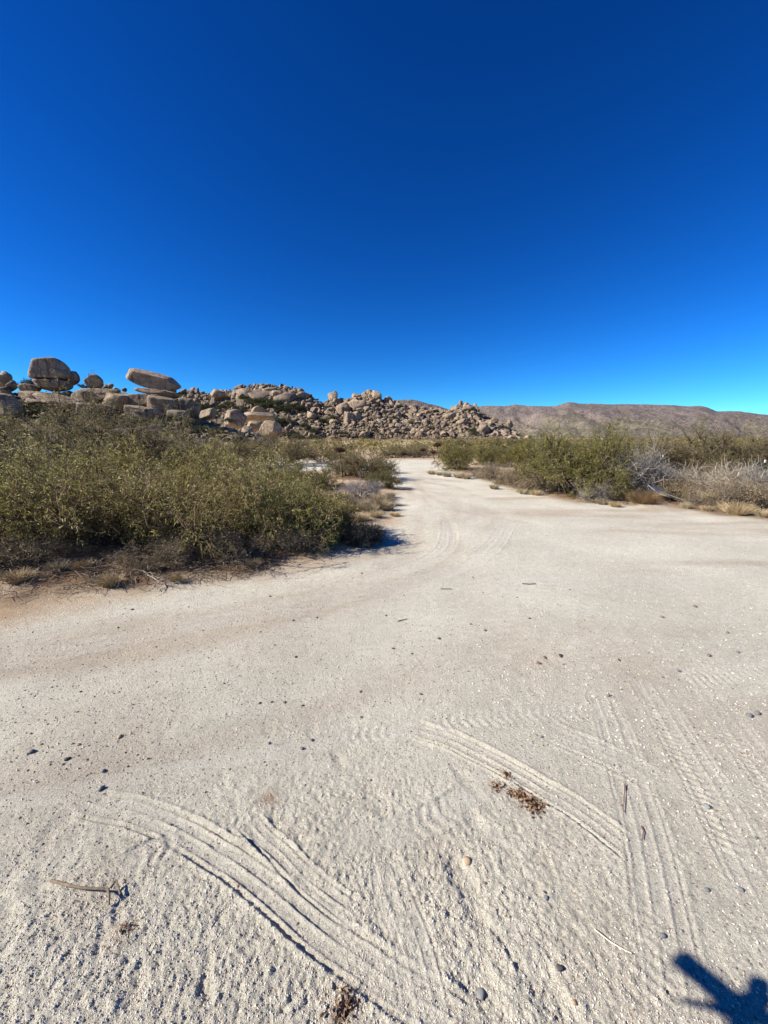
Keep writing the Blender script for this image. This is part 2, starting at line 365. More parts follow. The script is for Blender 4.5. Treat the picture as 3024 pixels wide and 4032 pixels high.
                rel[ii] = rel[ii] * (1 - .72 * ins) + z
                pressed[ii] = np.maximum(pressed[ii], .4 * ins)
        h = h + rel
    h = h + far_rise(x, y)
    return h, road, streak, litter, pressed

# ---- plant positions (photo pixels of the foot), used both for the litter and for the plants
# kind, px, foot py, radius m, height m
NEAR = [(40, 2190, 1.3, 1.3), (430, 2175, 1.25, 1.12), (800, 2165, 1.2, 1.22), (1140, 2140, .9, .9),
        (250, 2070, 1.5, 1.6), (690, 2055, 1.4, 1.42), (1020, 2045, 1.15, 1.15), (1290, 2115, .6, .6)]
LITTER = []
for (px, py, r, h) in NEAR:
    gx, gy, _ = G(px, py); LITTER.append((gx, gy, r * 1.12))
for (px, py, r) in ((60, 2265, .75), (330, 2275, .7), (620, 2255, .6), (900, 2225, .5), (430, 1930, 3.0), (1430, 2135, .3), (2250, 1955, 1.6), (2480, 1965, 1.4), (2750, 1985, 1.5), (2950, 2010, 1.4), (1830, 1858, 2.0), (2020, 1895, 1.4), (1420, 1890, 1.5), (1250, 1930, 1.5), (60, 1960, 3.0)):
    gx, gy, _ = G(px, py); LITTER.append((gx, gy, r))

def build_ground():
    az = np.radians(np.arange(-56, 56.01, .2))
    r1 = .48 * np.exp(np.arange(0, math.log(2.6 / .48), .0042)); r1 = np.concatenate([r1, r1[-1] * np.exp(np.arange(.0052, math.log(9 / 2.6), .0062))]); r2 = r1[-1] * np.exp(np.arange(.011, math.log(60 / 9), .011))
    r3 = r2[-1] * np.exp(np.arange(.06, math.log(9000 / 60), .06)); r = np.concatenate([r1, r2, r3])
    R, A = np.meshgrid(r, az, indexing='ij'); x = (R * np.sin(A)).ravel(); y = (R * np.cos(A)).ravel()
    h, road, streak, lit, pr = ground(x, y)
    V = np.stack([x, y, h], 1); nr, na = len(r), len(az)
    i = np.arange(nr - 1)[:, None] * na + np.arange(na - 1)[None, :]
    Fq = np.stack([i, i + 1, i + 1 + na, i + na], -1).reshape(-1, 4)[:, ::-1]
    isr = road[Fq].mean(1) > .5
    for nm, sel in (('sandy_road', isr), ('desert_ground', ~isr)):
        f = Fq[sel]; u, inv = np.unique(f, return_inverse=True)
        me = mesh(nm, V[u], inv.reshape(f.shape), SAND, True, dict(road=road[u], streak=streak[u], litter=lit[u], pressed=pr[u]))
        tag(link(nm, me), kind='structure')
    # the ground beside and behind the camera
    az = np.radians(np.linspace(55.7, 304.3, 90)); r = np.concatenate([[.01], .3 * np.exp(np.arange(0, math.log(9000 / .3), .12))])
    R, A = np.meshgrid(r, az, indexing='ij'); x = (R * np.sin(A)).ravel(); y = (R * np.cos(A)).ravel()
    h, road, streak, lit, pr = ground(x, y, False); na = len(az); nr = len(r)
    i = np.arange(nr - 1)[:, None] * na + np.arange(na - 1)[None, :]
    Fq = np.stack([i, i + 1, i + 1 + na, i + na], -1).reshape(-1, 4)[:, ::-1]
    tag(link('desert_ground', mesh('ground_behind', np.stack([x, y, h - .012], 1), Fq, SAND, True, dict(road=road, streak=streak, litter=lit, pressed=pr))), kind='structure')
    az = np.radians(np.linspace(-57, 57, 40)); r = np.array([.02, .2, .481])
    R, A = np.meshgrid(r, az, indexing='ij'); x = (R * np.sin(A)).ravel(); y = (R * np.cos(A)).ravel(); na = 40
    h, road, streak, lit, pr = ground(x, y, False); i = np.arange(2)[:, None] * na + np.arange(na - 1)[None, :]
    Fq = np.stack([i, i + 1, i + 1 + na, i + na], -1).reshape(-1, 4)[:, ::-1]
    tag(link('sandy_road', mesh('road_at_feet', np.stack([x, y, h - .006], 1), Fq, SAND, True, dict(road=road, streak=streak, litter=lit, pressed=pr))), kind='structure')
build_ground()
def hz(x, y): return float(ground(np.array([float(x)]), np.array([float(y)]), False)[0][0])

# ------------------------------------------------------------------ mountains
def mountain(name, sky, Y0, Y1, base_py, depth_noise, seed, n=420, rows=46):
    xs = np.linspace(sky[0][0], sky[-1][0], n); ty = np.interp(xs, [q[0] for q in sky], [q[1] for q in sky])
    ty = ty + 1.3 * fbm(xs / 40, xs * 0, seed, 4)
    V = np.zeros((rows, n, 3)); low = np.zeros((rows, n))
    for j in range(rows):
        t = j / (rows - 1)
        if t <= .8:
            q = t / .8; Y = Y0 + (Y1 - Y0) * q; pr = q ** 1.25
        else:
            q = 1 - (t - .8) / .2; Y = Y1 + (Y1 - Y0) * .8 * (1 - q); pr = q
        for i in range(n):
            a = P(xs[i], base_py, Y); b = P(xs[i], ty[i], Y1)
            hgt = (b[2] - a[2]) * pr
            V[j, i] = (a[0], Y, hgt)
        low[j] = 1 - sstep(.25, .6, np.full(n, q if t <= .8 else 1.0) + .18 * fbm(xs / 60, xs * 0 + t * 7, seed + 3, 3))
    X, Yy = V[..., 0], V[..., 1]; env = np.clip(np.sin(np.linspace(0, 1, rows) * math.pi / .8), 0, 1)[:, None]
    k = depth_noise
    rid = 1 - np.abs(fbm(X / (k * 1.0), Yy / (k * 2.2), seed + 5, 5, .55)); V[..., 2] += (rid - .75) * k * .25 * env
    i = np.arange(rows - 1)[:, None] * n + np.arange(n - 1)[None, :]
    Fq = np.stack([i, i + 1, i + 1 + n, i + n], -1).reshape(-1, 4)
    tag(link(name, mesh(name, V.reshape(-1, 3), Fq, MOUNT, True, dict(low=low.ravel()))), kind='structure')
mountain('mountain_range', [(1400, 1640), (1700, 1615), (1830, 1602), (1883, 1597), (1915, 1593), (1974, 1597), (2016, 1589), (2080, 1596), (2171, 1596), (2226, 1579), (2272, 1585), (2400, 1588), (2560, 1590), (2700, 1596), (2735, 1594), (2768, 1600), (2805, 1616), (2896, 1616), (3024, 1632), (3400, 1650), (4200, 1690)], 1500, 2600, 1722, 330, 3)
mountain('mountain', [(1200, 1660), (1400, 1600), (1530, 1574), (1600, 1567), (1640, 1573), (1690, 1586), (1750, 1603), (1830, 1635), (1950, 1700)], 1000, 1300, 1722, 160, 8, n=240)
# ------------------------------------------------------------------ rocks
def ico(sub):
    bm = bmesh.new(); bmesh.ops.create_icosphere(bm, subdivisions=sub, radius=1)
    V = np.array([v.co[:] for v in bm.verts]); Fc = np.array([[v.index for v in f.verts] for f in bm.faces]); bm.free(); return V, Fc
ICO = {k: ico(k) for k in (1, 2, 3, 4, 5)}
def noise3(V, f, seed):
    r = np.random.default_rng(seed); s = 0
    for k in range(4):
        for q in range(3): s = s + np.sin(V @ (r.normal(size=3) * f * 2 ** k) + r.uniform(0, 6.28)) * .5 ** k
    return s / 3
def rock_geo(seed, sub=3, planes=12, sharp=26, rough=.03, fixed=None, dmin=.62):
    r = np.random.default_rng(seed); V, Fc = ICO[sub]
    pn = norm(r.normal(size=(planes, 3))); dd = r.uniform(dmin, 1.0, planes)
    if fixed: pn = np.vstack([pn, norm(np.array([q[:3] for q in fixed], float))]); dd = np.concatenate([dd, [q[3] for q in fixed]])
    c = V @ pn.T; q = np.where(c > .08, dd / np.maximum(c, .08), 9.0); q = np.minimum(q, 9)
    rad = -np.log(np.exp(-sharp * q).sum(1) + math.exp(-sharp * 1.15)) / sharp
    rad = rad + rough * noise3(V, 3.0, seed + 1) + rough * .4 * noise3(V, 11.0, seed + 2)
    return V * rad[:, None], Fc
PROTO = [mesh('boulder', *rock_geo(100 + i, 4, 12 + i % 8, 55, .045, None, .48), ROCK, True) for i in range(20)]
LOW = [rock_geo(300 + i, 2 if i < 10 else 1, 10 + i % 5, 50, .05, None, .45) for i in range(20)]

def hill(name, sky, base, Y0, Y1, xr, n=260, rows=30, drop=10, power=.8, rough=1.0, seed=0):
    xs = np.linspace(xr[0], xr[1], n); ty = np.interp(xs, [q[0] for q in sky], [q[1] for q in sky]) + drop
    by = np.interp(xs, [q[0] for q in base], [q[1] for q in base]) if hasattr(base, '__len__') else np.full(n, base)
    def surf(px, t):
        b = np.interp(px, xs, by); tp = np.interp(px, xs, ty); Y = Y0 + (Y1 - Y0) * t
        p = P(px, b + (tp - b) * t ** power, Y)
        return p
    V = np.zeros((rows + 4, n, 3))
    for i, x in enumerate(xs):
        for j in range(rows): V[j, i] = surf(x, j / (rows - 1))
        V[0, i, 2] = min(V[0, i, 2], 0) - .8
        top = V[rows - 1, i]
        for q in range(4): V[rows + q, i] = (top[0] * (1 + .06 * (q + 1)), top[1] + (Y1 - Y0) * .35 * (q + 1), top[2] * (1 - (q + 1) / 4) - (q == 3) * 1)
    V[1:rows, :, 2] += rough * fbm(V[1:rows, :, 0] / (4 * rough), V[1:rows, :, 1] / (4 * rough), seed, 4)
    V[1:rows, :, 2] -= .3
    m_ = rows + 4; i = np.arange(m_ - 1)[:, None] * n + np.arange(n - 1)[None, :]
    tag(link(name, mesh(name, V.reshape(-1, 3), np.stack([i, i + 1, i + 1 + n, i + n], -1).reshape(-1, 4), HILL, True)), kind='structure')
    return surf, (lambda px: np.interp(px, xs, ty)), (lambda px: np.interp(px, xs, by))

rng = np.random.default_rng(7)
SKYC = [(600, 1560), (700, 1545), (745, 1530), (770, 1535), (850, 1545), (930, 1520), (960, 1512), (1040, 1507), (1160, 1517), (1210, 1540), (1262, 1575), (1285, 1575), (1312, 1552), (1340, 1575), (1375, 1562), (1440, 1542), (1480, 1545), (1500, 1566), (1550, 1574), (1600, 1592), (1700, 1602), (1785, 1612), (1815, 1585), (1880, 1602), (1892, 1628), (1950, 1652), (2000, 1682), (2050, 1715), (2085, 1731)]
surfC, topC, baseC = hill('boulder_hill', SKYC, 1733, 235, 300, (600, 2090), drop=12, rough=1.1, seed=11)
SKYL = [(-700, 1520), (-200, 1530), (0, 1528), (300, 1535), (700, 1556), (740, 1580), (800, 1640), (900, 1672), (1000, 1700), (1080, 1738)]
surfL, topL, baseL = hill('rocky_slope', SKYL, [(-700, 1800), (0, 1790), (700, 1760), (1090, 1740)], 48, 82, (-700, 1090), drop=14, rough=.55, power=.9, seed=15)

placed = []      # world position, scale, size in pixels, label key
def put(px, py, Y, wpx, hpx, where, rs=None, big=False):
    p = P(px, py, Y); s = MPP(Y)
    if wpx > 24 and not big: wpx, hpx = 24 + (wpx - 24) * .72, hpx * (24 + (wpx - 24) * .72) / wpx
    placed.append((p, np.array([wpx * s / 2 * 1.1, wpx * s / 2 * rng.uniform(.8, 1.2), hpx * s / 2 * 1.1]), max(wpx, hpx), where, rng.uniform(0, 6.28) if rs is None else rs))
# rocks that stand out on the hill
for (px, py, w, h, t) in [(870, 1558, 74, 44, .9), (935, 1568, 84, 46, .85), (1050, 1552, 95, 70, .9), (1095, 1575, 80, 66, .85), (1150, 1560, 70, 60, .92), (1180, 1555, 44, 50, .95), (1020, 1640, 100, 56, .5),
                          (985, 1612, 60, 34, .6), (1360, 1612, 60, 56, .6), (1395, 1590, 70, 50, .75), (1372, 1655, 62, 66, .4), (1400, 1650, 50, 70, .42), (1310, 1562, 48, 40, 1.0), (1318, 1546, 18, 14, 1.0), (760, 1535, 26, 22, 1.0), (758, 1548, 34, 22, 1.0),
                          (1455, 1548, 40, 30, 1.0), (1435, 1560, 50, 38, 1.0), (1410, 1572, 50, 30, .95), (1530, 1577, 44, 30, .95), (1815, 1590, 26, 26, 1.0), (1835, 1600, 40, 40, .97), (1870, 1608, 26, 50, 1.0), (1850, 1612, 40, 40, .95), (1800, 1605, 40, 36, .95),
                          (1900, 1690, 60, 50, .35), (1880, 1708, 50, 56, .25), (1925, 1668, 50, 40, .5), (1945, 1652, 34, 26, .7), (1840, 1720, 34, 50, .1), (1810, 1660, 44, 30, .5), (1870, 1650, 40, 34, .6), (2005, 1672, 22, 36, .7), (1770, 1640, 50, 30, .5), (1610, 1706, 32, 26, .2), (1660, 1710, 60, 30, .15)]:
    put(px, py, 235 + 65 * t, w, h, 'hill', rng.uniform(-.5, .5))
for (px, py, w, h, t) in [(1045, 1562, 120, 66, .9), (1130, 1588, 92, 74, .84), (955, 1560, 100, 48, .9), (1185, 1566, 62, 62, .94), (875, 1560, 84, 46, .9), (1375, 1648, 52, 84, .42), (1400, 1600, 84, 50, .74), (1345, 1610, 54, 60, .7), (1480, 1560, 50, 40, .98), (1905, 1700, 66, 60, .3), (1030, 1640, 110, 50, .5), (1225, 1640, 50, 50, .5)]:
    put(px, py, 235 + 65 * t - 3, w, h, 'hill', rng.uniform(-.4, .4), True)
for x in np.arange(690, 2075, 9.0):                     # the crest
    w = rng.uniform(8, 22) * (1 if x < 1950 else .7); put(x + rng.uniform(-4, 4), topC(x) - 2 + rng.uniform(-3, 6), 300, w, w * rng.uniform(.6, 1.0), 'crest')
for k in range(8200):
    x = rng.uniform(690, 2080); t = rng.uniform(0, 1) ** .8; b, tp = baseC(x), topC(x)
    w = 5.6 * (1 - rng.uniform(0, .995)) ** -.43 * (1.1 if x > 1300 else 1.0); w = min(w, 36)
    if x < 1300 and rng.uniform() < .25: continue
    py = b + (tp - b) * t ** .8; put(x, py - w * .12, 235 + 65 * t, w * rng.uniform(.9, 1.35), w * rng.uniform(.6, 1.0), 'hill' if t > .12 else 'foot')
for k in range(420):                                    # rocks on the nearer slope
    x = rng.uniform(-400, 1060); t = rng.uniform(.1, 1); b, tp = baseL(x), topL(x)
    w = 9 * (1 - rng.uniform(0, .97)) ** -.5; w = min(w, 46); py = b + (tp - b) * t ** .9
    put(x, py - w * .1, 48 + 34 * t, w * rng.uniform(.9, 1.5), w * rng.uniform(.5, .85), 'slope')
for (x, y, w, h, t) in [(20, 1478, 60, 34, 1.02), (20, 1505, 80, 40, .98), (50, 1520, 60, 40, .95), (95, 1525, 50, 40, .9), (10, 1540, 80, 40, .9), (60, 1600, 90, 40, .75), (250, 1560, 160, 40, .85), (190, 1590, 140, 50, .75), (420, 1527, 34, 32, .98), (437, 1522, 20, 20, .98), (462, 1535, 30, 22, .98), (488, 1535, 22, 16, .98), (450, 1545, 44, 20, .96), (715, 1545, 40, 26, 1.0), (745, 1560, 40, 30, 1.0), (700, 1600, 100, 60, .9), (640, 1610, 90, 50, .85), (560, 1595, 120, 60, .9), (760, 1620, 80, 60, .8), (820, 1630, 90, 50, .7), (300, 1560, 60, 40, .9),
                        (90, 1660, 70, 44, .5), (200, 1645, 80, 46, .5), (250, 1665, 50, 30, .45), (330, 1640, 50, 30, .5), (355, 1622, 30, 20, .6), (750, 1700, 46, 26, .4), (840, 1705, 50, 26, .4), (735, 1735, 40, 20, .2), (760, 1655, 60, 16, .6), (650, 1560, 100, 50, .97), (480, 1570, 110, 60, .95)]:
    put(x, y, 48 + 34 * t, w, h, 'slope', rng.uniform(-.4, .4))
placed.sort(key=lambda q: -q[2] * (1 if q[0][0] / q[0][1] > -1.05 else .01))
LBL = {'hill': 'tan granite boulder heaped among many others on the rocky hill', 'crest': 'tan granite boulder on the skyline of the rocky hill',
       'foot': 'tan granite boulder at the foot of the rocky hill by the scrub', 'slope': 'weathered granite boulder on the slope below the balanced rock'}
GRP = {'hill': 'boulders heaped on the rocky hill', 'crest': 'boulders along the hill skyline', 'foot': 'boulders at the foot of the hill', 'slope': 'boulders on the slope below the balanced rock'}
NIND = 270
for i, (p, s, w, where, rot) in enumerate(placed[:NIND]):
    o = link('boulder', PROTO[int(rng.integers(20))], None, p, (rng.uniform(-.6, .6), rng.uniform(-.6, .6), rot), s)
    qx = 1512 + F_PX * p[0] / p[1] * .985
    if where == 'slope':
        pl = next(n for lim, n in ((-60, 'at the left edge'), (150, 'under the shaded grey boulder'), (330, 'under the domed boulder'), (480, 'under the lone rounded boulder'), (720, 'under the balanced boulder'), (860, 'right of the balanced boulder'), (9999, 'near the split boulder')) if qx < lim)
        hp = 'high' if p[2] > 7.0 else ('halfway up' if p[2] > 4 else 'low')
        lb = '%s granite boulder %s on the slope %s' % ('big' if w > 60 else 'mid sized' if w > 34 else 'small', hp, pl)
    else:
        pl = next(n for lim, n in ((860, 'left shoulder'), (1000, 'left summit cliffs'), (1230, 'main summit'), (1340, 'summit notch'), (1500, 'middle summit'), (1680, 'long rubble slope'), (1780, 'saddle'), (1900, 'right knob'), (9999, 'right tail')) if qx < lim)
        lb = '%s tan boulder %s the %s of the hill' % ('big' if w > 40 else 'mid sized' if w > 26 else 'small', {'hill': 'heaped ' + ('high on' if p[2] > 26 else 'halfway up' if p[2] > 12 else 'low on'), 'crest': 'on the skyline at', 'foot': 'at the foot below'}[where], pl)
    tag(o, lb, 'boulder', GRP[where])
parts, tint = [], []
for i, (p, s, w, where, rot) in enumerate(placed[NIND:]):
    V, Fc = LOW[int(rng.integers(10)) if w > 11 else 10 + int(rng.integers(10))]
    ax = norm(rng.normal(size=3)); a = rng.uniform(0, 6.28)
    R = np.array(Matrix.Rotation(a, 3, Vector((0, 0, 1))) @ Matrix.Rotation(rng.uniform(-.6, .6), 3, 'X') @ Matrix.Rotation(rng.uniform(-.6, .6), 3, 'Y'))
    parts.append(((V * s) @ R.T + p, Fc)); tint.append(np.full(len(V), rng.uniform(0, 1)))
V, Fc = cat(parts)
tag(link('boulder_field', mesh('boulder_field', V, Fc, ROCKW, True, dict(tint=np.concatenate(tint)))), 'tumbled heap of smaller granite boulders covering the rocky hill', 'boulder field', kind='stuff')

def hero(label, px, py, Y, w, h, seed, depth=.8, fixed=None, planes=8, rot=(0, 0, 0), sharp=45, rough=.03, dmin=.72, sub=5):
    me = mesh('boulder', *rock_geo(seed, sub, planes, sharp, rough, fixed, dmin), ROCKBIG, True); s = MPP(Y)
    o = link('boulder', me, None, P(px, py, Y), rot, (w * s / 2, w * s / 2 * depth, h * s / 2)); tag(o, label, 'boulder'); return o
hero('large domed granite boulder with flat dark face on the left skyline', 190, 1461, 76, 122, 92, 1, .9, [(-.78, -.58, .22, .86), (.42, -.9, .12, .74), (0, 0, -1, .62), (1, -.1, .35, .93), (-.2, -.2, 1, .98)], 0, sharp=30)
hero('dark blocky boulder tucked right behind the large domed boulder', 280, 1486, 78, 46, 54, 2, 1, [(0, -1, 0, .75), (0, 0, 1, .8)], 8)
hero('wide undercut slab carrying the large domed boulder', 205, 1515, 76, 118, 42, 3, .9, [(0, -1, -.2, .8), (0, 0, 1, .7)], 5)
hero('broad pale slab at the left end of the domed boulder', 120, 1528, 75, 64, 36, 30, .9, [(0, -1, -.2, .8), (0, 0, 1, .7)], 6)
hero('rounded boulder standing alone between the domed and the balanced boulder', 367, 1506, 77, 58, 56, 4, .95, [(-.6, -.3, .75, .78), (-.9, -.5, -.5, .86), (0, 0, -1, .75)], 2, sharp=30)
hero('long loaf shaped balanced boulder tilted to the right on the skyline', 602, 1501, 75, 180, 74, 5, .42, [(-1, -.25, .12, .93), (0, -1, -.1, .72), (0, -.35, 1, .72), (0, 0, -1, .75), (1, 0, -.5, .9), (-.6, 0, -.8, .86), (.8, -.2, .6, .9)], 0, rot=(0, math.radians(13), math.radians(14)), sharp=34)
hero('thin flat slab under the balanced boulder', 610, 1541, 75, 125, 22, 6, .7, [(0, 0, 1, .6), (0, -1, 0, .8)], 6, rot=(0, math.radians(5), 0))
hero('lower ledge block under the right end of the balanced boulder', 645, 1556, 75, 105, 28, 7, .8, [(0, -1, 0, .7)], 6)
hero('long cracked ledge below the rounded boulder with pale left end', 400, 1552, 76, 150, 48, 8, .7, [(0, -1, 0, .7), (-1, 0, 0, .85), (0, 0, 1, .7)], 4)
hero('dark stained ledge below the slab of the balanced boulder', 560, 1574, 74, 150, 52, 9, .7, [(0, -1, 0, .72), (0, 0, 1, .7)], 6)
hero('large shaded grey boulder at the left end of the slope', 20, 1605, 66, 120, 90, 10, .9, [(0, -1, .1, .75)], 8)
hero('smooth slanting grey slab below the domed boulder', 250, 1580, 70, 170, 44, 12, .8, [(.3, -.5, 1, .6)], 5, rot=(0, math.radians(12), 0))
hero('large split boulder with dark crack at the foot of the hill', 928, 1652, 190, 84, 66, 13, .9, [(-.8, -.6, .2, .8), (.7, -.7, .1, .8)], 8)
hero('large smooth rounded boulder right of the split one at the hill foot', 1064, 1690, 185, 82, 62, 14, .9, [(-.3, -1, .1, .8), (.9, -.4, .2, .78)], 7)
hero('low flat boulder behind the smooth rounded boulder', 1010, 1675, 200, 80, 46, 15, .9, [(0, 0, 1, .7)], 8)
hero('pale upright boulder standing left of the smooth rounded boulder', 976, 1712, 165, 44, 66, 16, .9, None, 10)
hero('pale squat boulder beside the pale upright one', 1002, 1724, 160, 40, 40, 17, .9, None, 10)
hero('pale rounded boulder among the scrub below the slope', 840, 1705, 110, 40, 34, 18, .9, None, 9)
hero('wide dark overhanging boulder above the smooth rounded boulder', 1020, 1642, 215, 105, 50, 19, .9, [(0, -.6, -.7, .6), (0, 0, 1, .7)], 7)

for i, (lb, x, y, Y, w, h) in enumerate([('cracked ledge block under the lone rounded boulder', 330, 1562, 74, 90, 60), ('broad ledge block in the middle of the cliff under the balanced boulder', 470, 1578, 73, 120, 66), ('dark ledge block below the right end of the balanced boulder', 640, 1590, 72, 120, 64),
        ('end block of the ledge right of the balanced boulder', 735, 1592, 74, 70, 64), ('low shaded block left of the ledge under the domed boulder', 140, 1562, 73, 110, 48), ('lower step of the ledge cliff behind the dark trunked mesquite', 560, 1622, 68, 130, 56), ('shaded block at the lower right of the ledge cliff', 700, 1640, 68, 90, 60), ('lower shaded block under the lone rounded boulder', 370, 1612, 68, 130, 56)]):
    hero(lb, x, y, Y, w, h, 60 + i, .9, [(.1 * (i % 3 - 1), -1, -.12, .70), (.1, -.2, 1, .72), (-1, -.2, .1, .8), (1, -.1, .1, .8)], 5, rot=(0, math.radians(4 * (i % 3)), math.radians(-12 + 8 * (i % 4))), sharp=50, rough=.04, sub=4)
# ------------------------------------------------------------------ plants
def grow(parent_lines, n_per, tlo, thi, length, spread, up, k, rng, jitter=.12, out=None):
    """branches (n,k,3) leaving parent polylines"""
    L = np.repeat(parent_lines, n_per, 0); n, kp, _ = L.shape
    t = rng.uniform(tlo, thi, n) * (kp - 1); i = np.minimum(t.astype(int), kp - 2); f = (t - i)[:, None]; q = np.arange(n)
    st = L[q, i] * (1 - f) + L[q, i + 1] * f; T = norm(L[q, i + 1] - L[q, i])
    D = norm(T + spread * norm(rng.normal(size=(n, 3))) + np.array([0, 0, up]))
    ln = length * rng.uniform(.5, 1.25, n); pts = [st]
    for j in range(1, k):
        D = norm(D + jitter * 2.2 * rng.normal(size=(n, 3)) + np.array([0, 0, up * .25])); pts.append(pts[-1] + D * (ln / (k - 1))[:, None])
    return np.stack(pts, 1)
def bush_geo(seed, R, H, stems=14, subs=9, twigs=9, lv=16, ll=.03, lw=.009, droop=0.0, r0=.02, flat=.35, gap=.0, low=.15, tl=.2, shoots=0):
    rng = np.random.default_rng(seed); k = 7
    a = rng.uniform(0, 6.28, stems); rad = rng.uniform(.3, 1.0, stems) ** .6
    hh = H * (1 - .75 * rad ** 2.4) * rng.uniform(.65, 1.0, stems)
    end = np.stack([np.cos(a) * rad * R * .85, np.sin(a) * rad * R * .85, hh * .85], 1)
    t = np.linspace(0, 1, k)[None, :, None]; b0 = np.stack([np.cos(a) * R * .08, np.sin(a) * R * .08, a * 0 - .03], 1)
    S = b0[:, None] * (1 - t) + end[:, None] * t
    S[..., 2] = b0[:, None, 2] + (end[:, 2] - b0[:, 2])[:, None] * (t[..., 0] ** .75)
    S[:, 1:] += rng.normal(size=S[:, 1:].shape) * R * .045
    B = grow(S, subs, .25, 1.0, R * .42, .8, .15, 5, rng)
    T = grow(B, twigs, .15, 1.0, tl * max(R, .5) ** .5, 1.0, .2 - droop, 3, rng, .2)
    if shoots:
        B = np.concatenate([B, grow(S, shoots, .6, 1.0, R * .55, .45, .45, 5, rng, .1)])
        T = grow(B, twigs, .15, 1.0, tl * max(R, .5) ** .5, 1.0, .2 - droop, 3, rng, .2)
    cut = lambda X: np.concatenate([X[..., :2], np.maximum(X[..., 2:], low * .25)], -1)
    B, T = cut(B), cut(T)
    def shrink(X):  # keep inside the dome
        m = np.sqrt((X[..., 0] / (R * 1.08)) ** 2 + (X[..., 1] / (R * 1.08)) ** 2 + (X[..., 2] / (H * 1.06)) ** 2)
        return m[:, -1] < 1.06 + .2 * rng.normal(size=len(X)) + (.25 if shoots else 0) * (X[:, -1, 2] > H * .55)
    B = B[shrink(B)]; T = T[shrink(T)]
    w = []
    w.append(tubes(S, np.linspace(1, .4, k)[None] * r0 * rng.uniform(.6, 1.2, (stems, 1)), 5))
    w.append(tubes(B, np.linspace(.45, .14, 5)[None] * r0 * np.ones((len(B), 1)), 3))
    w.append(tubes(T, np.linspace(.17, .06, 3)[None] * r0 * np.ones((len(T), 1)), 3))
    wood = cat(w)
    if lv == 0: return wood, None, None
    n = len(T) * lv; q = np.repeat(np.arange(len(T)), lv); tt = rng.uniform(.1, 1.0, n) * 2; i = np.minimum(tt.astype(int), 1); f = (tt - i)[:, None]
    Q = T[q, i] * (1 - f) + T[q, i + 1] * f + rng.normal(size=(n, 3)) * ll * .35
    D = norm(T[q, i + 1] - T[q, i]) * .5 + norm(rng.normal(size=(n, 3))) + np.array([0, 0, -droop])
    V, Fq = leaves(Q, D, ll * rng.uniform(.5, 1.5, n), lw * rng.uniform(.6, 1.5, n), rng)
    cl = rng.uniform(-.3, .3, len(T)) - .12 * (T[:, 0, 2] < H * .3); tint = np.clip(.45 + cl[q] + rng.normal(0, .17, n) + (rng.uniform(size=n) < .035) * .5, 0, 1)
    return wood, (V, Fq), np.repeat(tint, 4)
def make_bush(name, geo, wood_mat, leaf_mat, label, cat_, group=None, wname='branches'):
    wood, lf, tint = geo; root = link(name, None); root.empty_display_size = .2
    wt = np.repeat(np.random.default_rng(len(wood[0])).uniform(0.1, .9, len(wood[0]) // 4 + 1), 4)[:len(wood[0])]
    link(wname, mesh(wname, *wood, wood_mat, True, dict(tint=wt)), root)
    if lf is not None:
        o = link('foliage', mesh('foliage', *lf, leaf_mat, False, dict(tint=tint)), root); o['kind'] = 'stuff'
    return tag(root, label, cat_, group)
def place(o, px, py, rot=0, s=1.0, sz=None, Y=None):
    p = G(px, py) if Y is None else P(px, py, Y)
    o.location = (p[0], p[1], hz(p[0], p[1]) - .01); o.rotation_euler = (0, 0, rot); o.scale = (s, s, sz or s); return o

# the near bushes on the left, each its own plant
NB = []
NL = ['wide olive mesquite bush at the left edge beside the road', 'olive mesquite bush second from the left edge in the front row', 'olive mesquite bush in the middle of the front row with dead branches below', 'small mesquite bush at the right end of the front row',
      'taller mesquite bush behind the left end of the front row', 'mesquite bush behind the middle of the front row', 'mesquite bush behind the right end of the front row', 'low mesquite bush spreading to the road edge left of the small dark shrub']
for i, (px, py, r, h) in enumerate(NEAR):
    if i in (4, 5, 6):
        src = NB[(1, 0, 3)[i - 4]]; b = copy_tree(src[0]); b['label'] = NL[i]; place(b, px, py, i * 1.3, r / src[1], h / src[2]); continue
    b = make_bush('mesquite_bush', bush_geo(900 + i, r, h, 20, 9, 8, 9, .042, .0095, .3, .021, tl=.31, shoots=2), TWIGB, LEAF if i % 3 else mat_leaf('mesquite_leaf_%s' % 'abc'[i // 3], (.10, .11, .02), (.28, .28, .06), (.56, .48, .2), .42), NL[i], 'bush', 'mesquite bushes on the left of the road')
    place(b, px, py, i * 1.3); NB.append((b, r, h))

# larger mesquites, made once and copied
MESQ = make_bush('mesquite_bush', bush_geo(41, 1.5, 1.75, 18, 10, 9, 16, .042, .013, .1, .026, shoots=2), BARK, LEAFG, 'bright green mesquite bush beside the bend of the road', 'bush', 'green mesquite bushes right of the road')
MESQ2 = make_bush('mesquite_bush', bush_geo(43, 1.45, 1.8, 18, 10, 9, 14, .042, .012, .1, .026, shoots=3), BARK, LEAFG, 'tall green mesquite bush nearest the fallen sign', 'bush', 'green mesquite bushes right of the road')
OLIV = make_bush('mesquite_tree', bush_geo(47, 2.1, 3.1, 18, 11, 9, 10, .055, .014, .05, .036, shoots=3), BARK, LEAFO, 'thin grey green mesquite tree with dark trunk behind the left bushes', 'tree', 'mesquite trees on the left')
GREYB = make_bush('grey_shrub', bush_geo(51, 1.0, 1.0, 24, 10, 8, 0, r0=.024, tl=.34), GREY, None, 'bare pale grey shrub behind the tan sage by the fallen sign', 'shrub', 'bare grey shrubs right of the road')
LAVB = make_bush('grey_shrub', bush_geo(53, .6, .62, 22, 10, 9, 0, r0=.012, tl=.24), LAV, None, 'bare mauve grey shrub at the left edge of the narrow road', 'shrub')
